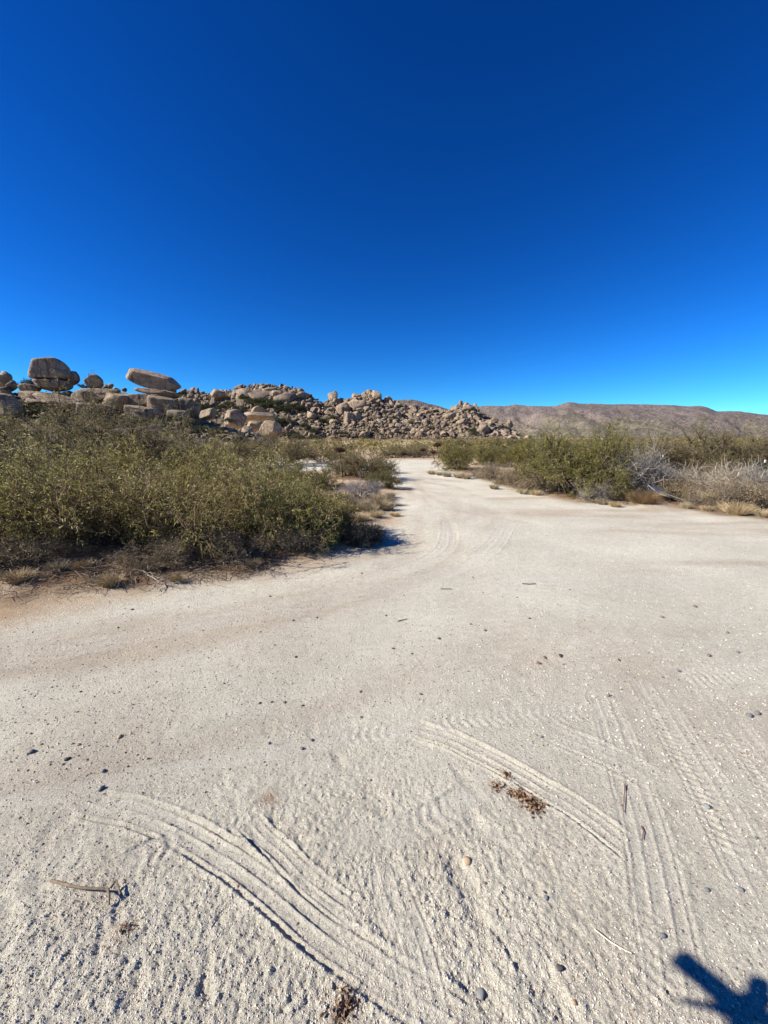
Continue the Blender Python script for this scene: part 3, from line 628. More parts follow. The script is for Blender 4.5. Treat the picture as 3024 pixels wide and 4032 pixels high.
DARKB = make_bush('dark_bush', bush_geo(57, 1.25, 1.35, 18, 11, 10, 10, .04, .010, .05, .024), BARK, LEAFO, 'dark grey brown bush at the left of the narrow road', 'bush', 'dark bushes by the narrow road')
BROWNB = make_bush('brown_shrub', bush_geo(59, 1.0, .8, 22, 12, 11, 3, .03, .008, .05, .013, tl=.26), BROWNT, STRAW, 'brown half bare shrub under the green mesquite', 'shrub', 'brown half bare shrubs right of the road')
rr = np.random.default_rng(5)
def many(proto, spots, first=True):
    for i, q in enumerate(spots):
        px, py, s, sz, label = q; o = proto if i == 0 and first else copy_tree(proto)
        place(o, px, py, rr.uniform(0, 6.28), s, sz); o['label'] = label
many(MESQ, [(1800, 1850, .82, .82, 'rounded bright green mesquite bush at the road bend'), (1930, 1835, .9, .72, 'green mesquite bush right behind the rounded one at the bend'),
            (2100, 1845, 1.1, 1.0, 'green mesquite bush in the gap left of the tall one'), (2330, 1880, 1.2, 1.15, 'green mesquite bush behind the tall one by the sign'), (2010, 1820, 1.2, .75, 'far green mesquite bush above the brown shrubs'),
            (1240, 1935, .55, .42, 'low green bush left of the mauve shrub'), (1140, 1915, .6, .45, 'low green bush in front of the sandy patch'), (1500, 1925, .4, .35, 'small green bush at the road edge behind the mauve shrub')])
many(MESQ2, [(2250, 1950, 1.0, 1.1, 'tall green mesquite bush leaning over the road edge'), (2370, 1945, .6, .75, 'green mesquite bush touching the pale grey shrub'), (2170, 1925, .8, .95, 'green mesquite bush left of the tall one')])
many(OLIV, [(430, 1935, 1.0, 1.0, 'thin grey green mesquite tree with dark trunk behind the left bushes'), (110, 1960, .9, .92, 'mesquite tree at the left edge behind the front bushes'),
            (640, 1880, 1.0, .95, 'mesquite tree right of the dark trunked one'), (280, 1885, 1.3, 1.12, 'mesquite tree behind the dark trunked one'), (-160, 1940, 1.1, .95, 'mesquite tree cut by the left edge'),
            (1110, 1832, 1.0, .72, 'grey green mesquite tree behind the sandy patch'), (930, 1845, 1.0, .74, 'mesquite tree left of the sandy patch'), (1270, 1822, .8, .55, 'mesquite tree at the right end of the sandy patch'), (800, 1870, .8, .6, 'low mesquite tree above the front row of bushes'), (2700, 1885, 1.0, .68, 'brown green mesquite tree behind the white topped post'), (2860, 1880, 1.1, .74, 'brown green mesquite tree behind the grey shrubs'), (3010, 1885, 1.0, .70, 'brown green mesquite tree behind the right fence post'), (2560, 1870, 1.0, .62, 'brown green mesquite tree left of the white topped post')])
many(DARKB, [(1430, 1890, .98, .98, 'dark grey brown bush at the left edge of the narrow road'), (1370, 1880, .8, .8, 'dark bush just left of the grey brown one'), (1510, 1865, .6, .6, 'dark bush where the road bends left'),
             (1780, 1800, 1.3, .8, 'dark bush across the far end of the road'), (1640, 1800, 1.2, .75, 'dark bush closing the far end of the road'), (1560, 1803, 1.2, .8, 'dark bush behind the bend on the left')])
DG = make_bush('dark_bush', bush_geo(63, 1.1, 1.5, 20, 11, 10, 16, .05, .016, .1, .024), BARK, LEAFD, 'dense dark green bush at the left edge behind the front row', 'bush')
place(DG, -20, 2010, .5, 1.0, 1.1)
many(GREYB, [(2470, 1950, 1.0, 1.5, 'tall pale grey bare shrub against the green mesquite'), (2540, 1935, .9, 1.05, 'dark grey bare shrub behind the fallen sign'), (2790, 1955, 1.15, 1.0, 'wide pale grey bare shrub left of the fence post'),
             (2930, 1965, 1.1, .95, 'grey bare shrub next to the right fence post'), (3060, 1975, 1.1, .95, 'grey bare shrub cut by the right edge'), (2660, 1940, .8, .9, 'thin grey shrub around the white topped post'), (2340, 1975, .5, .5, 'small grey shrub under the tall green mesquite')])
many(LAVB, [(1420, 1968, 1.0, 1.0, 'bare mauve grey shrub at the left edge of the narrow road')])
many(BROWNB, [(1960, 1895, .9, .9, 'brown half bare shrub below the rounded bright bush'), (2050, 1915, 1.0, 1.0, 'brown half bare shrub in the middle of the right verge'), (2130, 1935, .8, .8, 'brown half bare shrub left of the tall green mesquite'), (1890, 1880, .7, .6, 'small brown shrub right of the straw tufts'),
              (940, 2205, .55, .5, 'brown half bare shrub at the foot of the middle front bush'), (1190, 2175, .5, .45, 'brown twiggy shrub at the foot of the right front bush'), (620, 2240, .5, .4, 'brown twiggy shrub low in front of the second bush'), (150, 2255, .6, .45, 'brown half bare shrub at the lower left before the bushes'), (2860, 1990, .9, .85, 'brown shrub between tan sage and grey shrub'), (2990, 2005, .9, .9, 'brown shrub at the right edge below the post'), (2480, 1965, .7, .6, 'brown shrub left of the rust coloured grass'), (2640, 1965, .8, .8, 'brown shrub right behind the fallen sign'), (1340, 2010, .6, .5, 'brown twiggy shrub left of the mauve one'), (1510, 1990, .35, .35, 'small brown shrub on the road edge')])
# the small dark shrub on the road corner with a dead branch over it
sh = make_bush('dark_shrub', bush_geo(61, .36, .36, 20, 10, 9, 10, .022, .006, 0, .008, tl=.13), BARK, mat_leaf('dusty_leaf', (.07, .06, .04), (.16, .135, .095), (.30, .26, .19)), 'small dark grey shrub on the road corner with long shadow', 'shrub')
place(sh, 1425, 2138)
def branch_geo(seed, pts, r, forks=7, flen=.3, sub=3):
    rng = np.random.default_rng(seed); L = np.array(pts, float)[None]
    k = 9; s = np.linspace(0, len(pts) - 1, k); i = np.minimum(s.astype(int), len(pts) - 2); f = (s - i)[:, None]
    L = (L[0][i] * (1 - f) + L[0][i + 1] * f)[None]; L[:, 1:-1] += rng.normal(size=(1, k - 2, 3)) * r * .8
    B = grow(L, forks, .25, 1, flen, .8, .05, 5, rng); T = grow(B, sub, .2, 1, flen * .5, .9, .05, 4, rng)
    return cat([tubes(L, np.linspace(1, .45, k)[None] * r, 6), tubes(B, np.linspace(.5, .2, 5)[None] * r * np.ones((len(B), 1)), 4), tubes(T, np.linspace(.25, .1, 4)[None] * r * np.ones((len(T), 1)), 3)])
g0 = G(1470, 2135)
o = link('dead_branch', mesh('dead_branch', *branch_geo(71, [(0, 0, .02), (.02, 0, .12), (-.05, .03, .25), (-.2, .05, .38)], .008, 6, .16), BARK, True), None, (g0[0], g0[1], 0)); tag(o, 'bare dark dead branch arching over the small shrub on the road corner', 'branch')
for i, (px, py, rot, s, lb) in enumerate([(330, 2300, .4, 1, 'dead fallen branch with forked twigs lying under the left bushes'), (560, 2290, -.5, .9, 'dead fallen branch beside the sand under the front bushes'), (150, 2270, 2.6, .9, 'dead fallen branch at the left edge under the bush'), (900, 2235, .3, .9, 'dead fallen branch below the middle front bush'), (1180, 2200, -.2, .7, 'dead fallen branch reaching toward the road corner')]):
    q = G(px, py)
    o = link('dead_branch', mesh('dead_branch', *branch_geo(80 + i, [(-.4, 0, .04), (-.1, .05, .06), (.2, 0, .05), (.45, -.06, .015)], .011, 9, .26), BARKP if i % 2 else BARK, True), None, (q[0], q[1], hz(q[0], q[1])), (0, 0, rot), (s, s, s * .6)); tag(o, lb, 'branch')
for i, (px, py, Y, rot, lb) in enumerate([(60, 1775, 8.5, .3, 'bleached bare branch sticking out of the bush at the left edge'), (560, 1690, 11, .9, 'bleached bare branch above the dark trunked mesquite tree')]):
    q = P(px, py, Y); o = link('bleached_branch', mesh('bleached_branch', *branch_geo(90 + i, [(-.7, 0, -.06), (-.2, .1, .02), (.2, 0, .06), (.6, .1, .0)], .014, 4, .3, 2), BARKP, True), None, q, (0, 0, rot)); tag(o, lb, 'branch')

def tuft_geo(seed, n, r, h, w=.004, lean=.6, k=4):
    rng = np.random.default_rng(seed); a = rng.uniform(0, 6.28, n); q = rng.uniform(0, 1, n) ** .6
    b = np.stack([np.cos(a) * r * .45 * q, np.sin(a) * r * .45 * q, a * 0 - .01], 1); ln = h * rng.uniform(.55, 1.1, n)
    D = np.stack([np.cos(a) * lean * q, np.sin(a) * lean * q, a * 0 + 1], 1) + rng.normal(size=(n, 3)) * .18; pts = [b]
    D = norm(D)
    for j in range(1, k): D = norm(D + np.stack([np.cos(a), np.sin(a), a * 0 - .4], 1) * .10 + rng.normal(size=(n, 3)) * .06); pts.append(pts[-1] + D * (ln / (k - 1))[:, None])
    L = np.stack(pts, 1); V, Fq = tubes(L, np.linspace(1, .35, k)[None] * w * rng.uniform(.6, 1.2, (n, 1)), 3)
    return V, Fq, np.repeat(np.clip(rng.normal(.5, .22, n), 0, 1), k * 3)
def tuft(seed, n, r, h, mat, w=.004, lean=.6):
    V, Fq, t = tuft_geo(seed, n, r, h, w, lean); return mesh('grass_tuft', V, Fq, mat, False, dict(tint=t))
TS = [tuft(1 + i, 420, .28, .26, STRAW, .0035) for i in range(3)]; TR = tuft(9, 900, .42, .36, RUST, .003, .7); SAGE = [tuft(20 + i, 520, .5, .5, STRAW, .006, .75) for i in range(2)]
q = G(2530, 1985); tag(link('grass_tuft', TR, None, (q[0], q[1], 0)), 'rust brown dry grass clump left of the fallen sign', 'grass tuft')
for i, (px, py, s, lb) in enumerate([(2680, 1955, 1.0, 'tan dry sage clump above the fallen sign post'), (2735, 1950, .9, 'tan dry sage clump right of the one above the sign'), (2830, 1990, .85, 'tan dry sage clump on the verge near the road'), (2870, 1995, .8, 'tan dry sage clump right of the verge one'), (2900, 2030, .6, 'pale low sage clump closest to the road'), (2960, 1975, .8, 'pale sage clump under the right fence post'), (1480, 2010, .6, 'tan sage clump left of the road below the mauve shrub')]):
    q = G(px, py); tag(link('sage_clump', SAGE[i % 2], None, (q[0], q[1], hz(q[0], q[1])), (0, 0, i * 1.1), (s,) * 3), lb, 'sage clump', 'tan sage clumps')
tf = [(1700, 1868, .9), (1760, 1878, .9), (1805, 1882, 1.1), (1835, 1885, .9), (1730, 1872, .7), (1965, 1910, 1.0), (1945, 1925, .7), (1490, 1975, .8), (1525, 2010, .8), (1450, 2025, .9), (1390, 2020, .9), (1540, 1960, .6), (1555, 2035, .5), (1480, 2045, .6), (1350, 1985, .9), (1300, 1990, 1.0), (1260, 2000, .9), (1420, 2060, .8), (2110, 1950, .7), (2060, 1945, .6), (2420, 1995, .6), (2370, 1985, .6), (2780, 2015, .5), (2700, 2005, .5), (3000, 2040, .6), (700, 2300, .35), (440, 2325, .5), (80, 2330, .6), (230, 2290, .5), (1000, 2235, .4), (620, 2270, .4), (330, 2280, .5), (1560, 1900, .6), (1535, 1925, .6)]
for i, (px, py, s) in enumerate(tf):
    q = G(px, py); tag(link('grass_tuft', TS[i % 3], None, (q[0], q[1], hz(q[0], q[1])), (0, 0, i * 1.7), (s, s, s * rr.uniform(.8, 1.2))), ('straw coloured dry grass tuft ' + ('in front of the left bushes' if px < 1100 else 'by the mauve shrub left of the narrow road' if px < 1620 else 'below the rounded bright mesquite' if px < 1900 else 'before the brown shrubs on the right verge' if px < 2250 else 'on the right verge near the fallen sign')), 'grass tuft', 'dry grass tufts on the verges')

# ---- scrub on the plain
def small_bush(seed, leaf, wood=BARK, R=1.3, H=1.2, lv=9, ll=.10, lw=.035):
    w, lf, t = bush_geo(seed, R, H, 12, 6, 6, lv, ll, lw, .05, .03, tl=.35)
    V = np.concatenate([lf[0], w[0]]); tt = np.concatenate([t, np.full(len(w[0]), .4)])
    return mesh('scrub_bush', V, lf[1], leaf, False, dict(tint=tt), F2=w[1] + len(lf[0]), mats2=wood)
SB = [small_bush(201, LEAFO), small_bush(202, LEAFG), small_bush(203, LEAFO), small_bush(204, LEAFD), small_bush(205, LEAFO, lv=4), small_bush(206, LEAF)]
def free_of_road(x, y, m): return in_dist(np.array([x]), np.array([y]), ROADP)[0] < -m
cnt = 0; r2 = np.random.default_rng(33); tries = 0
while cnt < 235 and tries < 6000:
    tries += 1
    Y = 15 * (190 / 15) ** (r2.uniform() ** .8); x = r2.uniform(-1.15, 1.15) * Y
    if not free_of_road(x, Y, 1.2): continue
    if Y < 24 and -.45 < x / Y < .05: continue
    if abs(x / Y) < .30 and 26 < Y < 34 and -.02 < x / Y < .14: continue
    rightside = x / Y > .18
    if x / Y < -.25 and 45 < Y < 90: continue
    hm = r2.uniform(.6, 1.15) * (1.0 if not rightside else 1.25) * (.8 if Y > 60 else 1)
    o = link('scrub_bush', SB[int(r2.choice(6, p=[.34, .08, .26, .08, .16, .08]))], None, (x, Y, hz(x, Y) - .03), (0, 0, r2.uniform(0, 6.28)), (r2.uniform(.8, 1.5) * hm, r2.uniform(.8, 1.5) * hm, hm))
    lb = ('low green scrub bush on the plain right of the road' if rightside else 'low olive scrub bush on the plain left of the hill road')
    ds = 'nearest' if Y < 30 else ('near' if Y < 48 else 'middle' if Y < 90 else 'far'); q_ = x / Y
    sd_ = next(n for lim, n in ((-.7, 'at the left edge'), (-.3, 'below the rocky slope'), (0, 'below the middle summit'), (.2, 'past the road end'), (.4, 'below the right knob'), (.6, 'behind the tall green mesquites'), (.8, 'behind the grey shrubs'), (9, 'behind the right fence post')) if q_ < lim)
    lb = 'low %s scrub bush in the %s belt %s' % ('green' if rightside else 'olive', ds, sd_)
    tag(o, lb, 'bush', 'scrub bushes right of the road' if rightside else 'scrub bushes left of the road'); cnt += 1
# dark green shrubs between the rocks
SBD = [small_bush(211, LEAFD, lv=12), small_bush(212, LEAFD, lv=12), small_bush(213, LEAFD, lv=14)]
HD = [(770, 1590, 60), (800, 1600, 70), (740, 1600, 60), (720, 1580, 50), (830, 1620, 60), (900, 1585, 50), (870, 1600, 40), (1000, 1575, 60), (1040, 1572, 60), (1080, 1580, 60), (1100, 1600, 50), (1050, 1590, 50), (1150, 1590, 50), (1180, 1600, 46), (1130, 1605, 46), (1080, 1660, 46), (1100, 1650, 50), (1180, 1600, 40), (1130, 1650, 46), (1180, 1720, 60), (1210, 1735, 60), (1240, 1720, 56), (1150, 1700, 50), (1280, 1735, 50), (1270, 1650, 46), (1310, 1640, 40), (1290, 1600, 30), (1420, 1620, 30), (1440, 1720, 26), (1480, 1690, 22), (1780, 1630, 36), (1900, 1630, 24), (1975, 1680, 40), (1870, 1700, 30), (1860, 1690, 30), (2050, 1720, 44), (1550, 1640, 26), (1620, 1660, 26), (1700, 1680, 24), (1350, 1700, 30), (1400, 1730, 30), (960, 1560, 40), (1200, 1670, 40), (1240, 1690, 40), (940, 1600, 40)]
for (px, py, w) in HD:
    b, tp = baseC(px), topC(px); t = np.clip((b - py) / max(b - tp, 1), 0, 1) ** 1.25; Y = 235 + 65 * t - 7; s = MPP(Y) * w / 2 * 1.2 / 1.25
    tag(link('hill_shrub', SBD[int(r2.integers(3))], None, P(px, py + w * .3, Y), (0, 0, r2.uniform(0, 6)), (s, s, s * .8)), 'dark green shrub growing between boulders ' + ('high ' if t > .6 else 'halfway up ' if t > .25 else 'low ') + ('on the left shoulder of the hill' if px < 900 else 'under the main summit of the hill' if px < 1220 else 'on the middle slope of the hill' if px < 1600 else 'on the right knob of the hill'), 'shrub', 'dark shrubs between the hill boulders')
for (px, py, w, t) in [(120, 1500, 70, .98), (95, 1515, 60, .95), (160, 1560, 80, .8), (130, 1590, 110, .7), (180, 1610, 90, .6), (330, 1520, 30, 1.0), (320, 1515, 26, 1.02), (220, 1640, 110, .4), (400, 1650, 110, .4), (520, 1650, 100, .45), (620, 1660, 100, .4), (690, 1640, 80, .5), (740, 1660, 60, .5), (60, 1690, 110, .3), (790, 1680, 70, .4), (850, 1690, 70, .3), (690, 1700, 90, .25), (950, 1720, 60, .2), (560, 1710, 100, .25), (440, 1720, 100, .2), (900, 1650, 50, .5), (300, 1700, 100, .25)]:
    Y = 48 + 34 * t - 1; s = MPP(Y) * w / 2 / 1.25
    tag(link('slope_shrub', SBD[int(r2.integers(3))], None, P(px, py + w * .25, Y), (0, 0, r2.uniform(0, 6)), (s, s, s * .8)), 'dark green shrub on the slope ' + ('beside the domed boulder' if t > .7 else 'above the left mesquite trees' if px < 450 else 'below the balanced boulder' if px < 720 else 'near the split boulder'), 'shrub', 'dark shrubs on the left slope')
# scrub too far and dense to count
def clumps(name, n, x0, Y0, Y1, leaf, seed, ok):
    r = np.random.default_rng(seed); Y = Y0 * (Y1 / Y0) ** r.uniform(size=n); x = r.uniform(-x0, x0, n) * Y; kk = ok(x, Y); x, Y = x[kk], Y[kk]; n = len(x); m = 26
    z = ground(x, Y, False)[0]; s = r.uniform(.5, 1.3, n); d = norm(r.normal(size=(n, m, 3))) * r.uniform(.4, 1, (n, m, 1)); d[..., 2] = np.abs(d[..., 2]) * .85
    Q = np.stack([x, Y, z], 1)[:, None] + d * s[:, None, None] * np.array([1.3, 1.3, 1.0]); Q = Q.reshape(-1, 3)
    ln = np.repeat(.28 * s, m) * r.uniform(.6, 1.4, n * m) * np.repeat((Y / 60) ** .35, m); V, Fq = leaves(Q, r.normal(size=Q.shape) + [0, 0, .5], ln, ln * .45, r)
    tint = np.clip(np.repeat(r.normal(.45, .2, n), m) + r.normal(0, .12, n * m), 0, 1)
    tag(link(name, mesh(name, V, Fq, leaf, False, dict(tint=np.repeat(tint, 4)))), 'olive desert scrub covering the plain below the rocky hill', 'scrub', kind='stuff')
clumps('distant_scrub', 4200, 1.2, 30, 240, LEAFO, 71, lambda x, Y: (in_dist(x, Y, ROADP) < -1.0) & ~((x / Y < -.3) & (Y > 42)) & ~((Y < 40) & (np.abs(x / Y - .06) < .07)))
clumps('distant_scrub', 2600, 1.3, 240, 1100, LEAFO, 72, lambda x, Y: x / Y > .30)

# ---- mistletoe balls in the bare crowns
MB = mesh('mistletoe', *bush_geo(221, .5, .5, 20, 9, 9, 0, r0=.022, tl=.3)[0], MIST, False)
for a in ('tint',): MB.attributes.new(a, 'FLOAT', 'POINT').data.foreach_set('value', np.random.default_rng(2).uniform(.1, .9, len(MB.vertices)).astype(np.float32))
for (px, py, w, Y, lb) in [(1337, 1756, 46, 14.6, 'dark red brown mistletoe clump on top of the grey brown bush'), (1722, 1738, 40, 30, 'dark mistletoe clump at the far bend, highest of those there'), (1706, 1768, 36, 29, 'dark mistletoe clump below the highest one at the bend'), (1665, 1762, 28, 30, 'dark mistletoe clump over the middle of the road end'), (1588, 1778, 30, 29, 'dark mistletoe clump over the left of the road end')]:
    s = MPP(Y) * w; p = P(px, py + w * .55, Y); root = link('mistletoe_clump', None, None, p); tag(root, lb, 'mistletoe', 'mistletoe clumps by the road bend')
    link('twig_ball', MB, root, (0, 0, 0), (0, 0, px), (s, s, s * 1.1))
    link('stem', mesh('stem', *tubes(np.array([[(0.1, 0, -p[2] - .05), (.05, .03, -p[2] * .5), (0, 0, .05)]]), np.array([[.05, .035, .02]]), 6), BARK, True), root)

# ------------------------------------------------------------------ fence posts and the fallen sign
GREENP = mat_plain('green_steel', (.03, .045, .03), .6); WHITEP = mat_plain('white_paint', (.55, .54, .5), .7)
for (px, top, Y, lb) in [(2613, 1789, 12.0, 'thin dark steel fence post with white top in the grey shrub'), (3016, 1808, 10.0, 'dark green steel fence post with white top at the right edge')]:
    p = P(px, top, Y); z0 = hz(p[0], p[1]); H = p[2] - z0; root = link('fence_post', None, None, (p[0], p[1], z0)); tag(root, lb, 'fence post', 'steel fence posts')
    link('post', mesh('post', *cat([box(.04, .006, H - .1 + .3, (0, 0, (H - .1) / 2 - .15)), box(.006, .032, H - .1 + .3, (0, .0195, (H - .1) / 2 - .15))] + [box(.012, .012, .012, (0, -.0095, .1 + k * .08)) for k in range(int(H / .08) - 2)]), GREENP), root)
    link('white_tip', mesh('white_tip', *cat([box(.028, .008, .07, (0, 0, H - .05)), box(.008, .03, .07, (0, .0195, H - .05))]), WHITEP), root)
def fallen_sign():
    root = link('road_sign', None); q0 = G(2640, 1975); root.location = (q0[0], q0[1], 0)
    tag(root, 'fallen metal road sign lying tilted beside the rust coloured grass', 'sign')
    o = np.array(q0) * (1, 1, 0)
    A, B, Cc, D = [P(*q) - o for q in ((2549, 1910, 9.75), (2607, 1917, 10.05), (2655, 1962, 9.7), (2598, 1950, 9.35))]
    nrm = np.cross(B - A, D - A); nrm /= np.linalg.norm(nrm); nrm *= np.sign(nrm[2])
    def slab(pts, t0, t1):
        k = len(pts); V = np.array([p + nrm * t0 for p in pts] + [p + nrm * t1 for p in pts]); return V, k
    steel = M('sign_steel'); steel.b.inputs['Metallic'].default_value = .85; steel.b.inputs['Roughness'].default_value = .32
    steel.col(steel.ramp(steel.noise(steel.objc(), 9, 5, .7), (.3, (.18, .22, .26)), (.7, (.38, .44, .50))))
    def plate(name, pts, t0, t1, mat):
        V, k = slab(pts, t0, t1); bm = bmesh.new(); vs = [bm.verts.new(v) for v in V]
        bm.faces.new(vs[:k]); bm.faces.new(vs[k:][::-1])
        for i in range(k): bm.faces.new((vs[i], vs[k + i], vs[k + (i + 1) % k], vs[(i + 1) % k]))
        bmesh.ops.recalc_face_normals(bm, faces=bm.faces); bmesh.ops.bevel(bm, geom=bm.edges[:], offset=.001, segments=1)
        me = bpy.data.meshes.new(name); bm.to_mesh(me); bm.free(); me.materials.append(mat); return link(name, me, root)
    l = lambda a, b, t: a * (1 - t) + b * t
    plate('plate', [l(A, B, .04), l(B, A, .04), l(B, Cc, .04), l(Cc, B, .04), l(Cc, D, .04), l(D, Cc, .04), l(D, A, .04), l(A, D, .04)], 0, .004, steel.m)
    cream = mat_plain('sign_cream', (.62, .54, .33), .6, 0, .3, 20)
    plate('lower_edge', [l(D, A, .12) + nrm * .005, l(D, A, .0), l(D, Cc, .55), l(l(D, Cc, .5), l(A, B, .5), .22), l(l(D, A, .1), l(B, A, .1), .2)], .0055, .0075, cream)
    white = mat_plain('sign_white', (.7, .7, .68), .6)
    plate('left_edge', [A, l(A, D, .62), l(l(A, D, .60), B, .06), l(A, B, .05)], .0055, .0075, white)
    e0 = l(A, Cc, .35) - nrm * .02; e1 = P(2722, 1996, 9.1) - o; e1[2] = .03
    link('post', mesh('post', *tubes(np.array([[e0, l(e0, e1, .5), e1]]), np.full((1, 3), .016), 8), mat_plain('galvanised', (.11, .105, .10), .6, .3), True), root)
    link('bracket', mesh('bracket', *tubes(np.array([[l(A, Cc, .8) - nrm * .03, l(A, Cc, .8) + nrm * .012]]), np.full((1, 2), .012), 8), WHITEP, True), root)
fallen_sign()

# ------------------------------------------------------------------ small things on the sand
r3 = np.random.default_rng(91)
PEB = [mesh('pebble', *rock_geo(700 + i, 2, 9, 20, .03), m_, True) for i, m_ in enumerate([mat_plain('pebble_dark', (.07, .062, .06)), mat_plain('pebble_brown', (.17, .10, .065)), mat_plain('pebble_grey', (.19, .19, .185)), mat_plain('pebble_red', (.17, .115, .09)), mat_plain('pebble_slate', (.13, .132, .137)), mat_plain('pebble_tan', (.36, .25, .16))])]
PN = ['dark', 'brown', 'grey', 'reddish', 'slate grey', 'tan']
def gh(x, y): return float(ground(np.array([float(x)]), np.array([float(y)]), True)[0][0])
def pebble(px, py, w, kind, label=None):
    q = G(px, py); t = math.sqrt(q[0] ** 2 + q[1] ** 2 + EYE ** 2); depth = q[1] * CP + EYE * SP; s = w * depth / F_PX / 2 * .78
    o = link('pebble', PEB[kind], None, (q[0], q[1], gh(q[0], q[1]) + s * .25), (r3.uniform(-.3, .3), r3.uniform(-.3, .3), r3.uniform(0, 6)), (s * r3.uniform(.9, 1.3), s * r3.uniform(.8, 1.1), s * r3.uniform(.6, .85)))
    zn = ('bottom' if py > 3500 else 'lower' if py > 3050 else 'middle' if py > 2650 else 'upper') + (' left' if px < 1000 else ' right' if px > 2020 else ' centre')
    tag(o, label or '%s pebble on the pale sand, %s of the road' % (PN[kind], zn), 'pebble', None if label else PN[kind] + ' pebbles on the road')
for q in [(1840, 3386, 34, 5, 'tan sunlit pebble below the brown plant litter'), (1908, 3470, 16, 3, None), (2205, 3808, 36, 0, 'dark round stone nearest the bottom of the sand'), (2262, 3945, 26, 5, None), (1895, 3900, 46, 2, 'flat pale grey stone near the bottom of the sand'), (2612, 3678, 26, 4, None), (2150, 3530, 26, 4, None), (2145, 3510, 14, 0, None), (2785, 3497, 26, 4, None), (2920, 3495, 24, 4, None), (2785, 3170, 28, 2, None), (2980, 3296, 20, 4, None), (2950, 2812, 26, 4, 'flat slate grey stone at the right edge'), (2980, 2803, 26, 4, None), (130, 2975, 30, 4, None), (112, 2984, 16, 2, None), (270, 3005, 24, 0, 'dark chip of stone casting a shadow on the left'), (313, 2947, 18, 5, None), (474, 2912, 24, 5, 'pale stone with dark shadow on the left of the road'), (402, 3118, 28, 4, None), (410, 3052, 24, 2, None), (585, 2999, 16, 0, None), (1070, 2766, 14, 0, None), (1120, 2766, 18, 1, None), (1420, 2723, 16, 1, None), (1655, 2735, 18, 3, None), (1547, 2555, 16, 1, None), (1165, 2590, 14, 0, None), (1728, 2519, 18, 0, None), (1908, 2489, 18, 3, None), (2085, 2445, 14, 0, None), (2207, 2590, 24, 0, None), (2120, 2617, 20, 1, None), (2145, 2594, 18, 1, None), (2605, 2431, 18, 3, None), (2735, 2387, 20, 3, None), (2863, 2490, 16, 4, None), (2907, 2569, 18, 4, None), (2790, 2584, 20, 3, None), (2672, 2642, 18, 4, None), (2395, 2740, 18, 4, None), (2437, 2605, 16, 0, None), (2610, 2668, 12, 3, None), (2130, 2900, 14, 2, None), (1190, 2950, 20, 4, None), (1229, 2915, 18, 4, None), (1422, 2822, 14, 4, None), (1060, 2934, 16, 2, None), (2120, 3155, 0, 0, None)]:
    if q[2]: pebble(*q)
for k in range(70):
    py = 2250 + 1750 * r3.uniform() ** 1.3; px = r3.uniform(20, 3000); q = G(px, py)
    if in_dist(np.array([q[0]]), np.array([q[1]]), ROADP)[0] < .1: continue
    pebble(px, py, r3.uniform(7, 14), int(r3.choice(6, p=[.25, .2, .15, .15, .15, .1])))
# loose grit, too fine to count
def grit(n, seed, r0, r1, smin, smax):
    r = np.random.default_rng(seed); R = r0 * (r1 / r0) ** (r.uniform(size=n) ** .9); a = np.radians(r.uniform(-56, 56, n)); x, y = R * np.sin(a), R * np.cos(a)
    z = ground(x, y)[0]; s = smin * (smax / smin) ** (r.uniform(size=n) ** 2.2) * np.clip(R / 1.4, .8, 1.7)
    Vo = np.array([[1, 0, 0], [0, 1, 0], [-1, 0, 0], [0, -1, 0], [0, 0, .9]]) - [0, 0, .15]; Fo = np.array([[0, 1, 4], [1, 2, 4], [2, 3, 4], [3, 0, 4]])
    th = r.uniform(0, 6.28, n); c_, s_ = np.cos(th)[:, None], np.sin(th)[:, None]; q = Vo[None] * s[:, None, None] * r.uniform(.6, 1.4, (n, 1, 3)) * r.uniform(.8, 1.2, (n, 5, 1))
    V = np.stack([q[..., 0] * c_ - q[..., 1] * s_ + x[:, None], q[..., 0] * s_ + q[..., 1] * c_ + y[:, None], q[..., 2] + z[:, None] + s[:, None] * .2], -1)
    m = M('grit'); m.col(m.ramp(m.attr('tint'), (0, (.09, .075, .07)), (.16, (.22, .15, .11)), (.32, (.44, .385, .31)), (.8, (.54, .49, .41)), (1, (.58, .53, .45))))
    tag(link('gravel', mesh('gravel', V.reshape(-1, 3), (Fo[None] + 5 * np.arange(n)[:, None, None]).reshape(-1, 3), m.m, False, dict(tint=np.repeat(r.uniform(size=n), 5)))), 'loose fine grit scattered over the sandy road', 'gravel', kind='stuff')
grit(46000, 5, .7, 8, .0014, .0042)
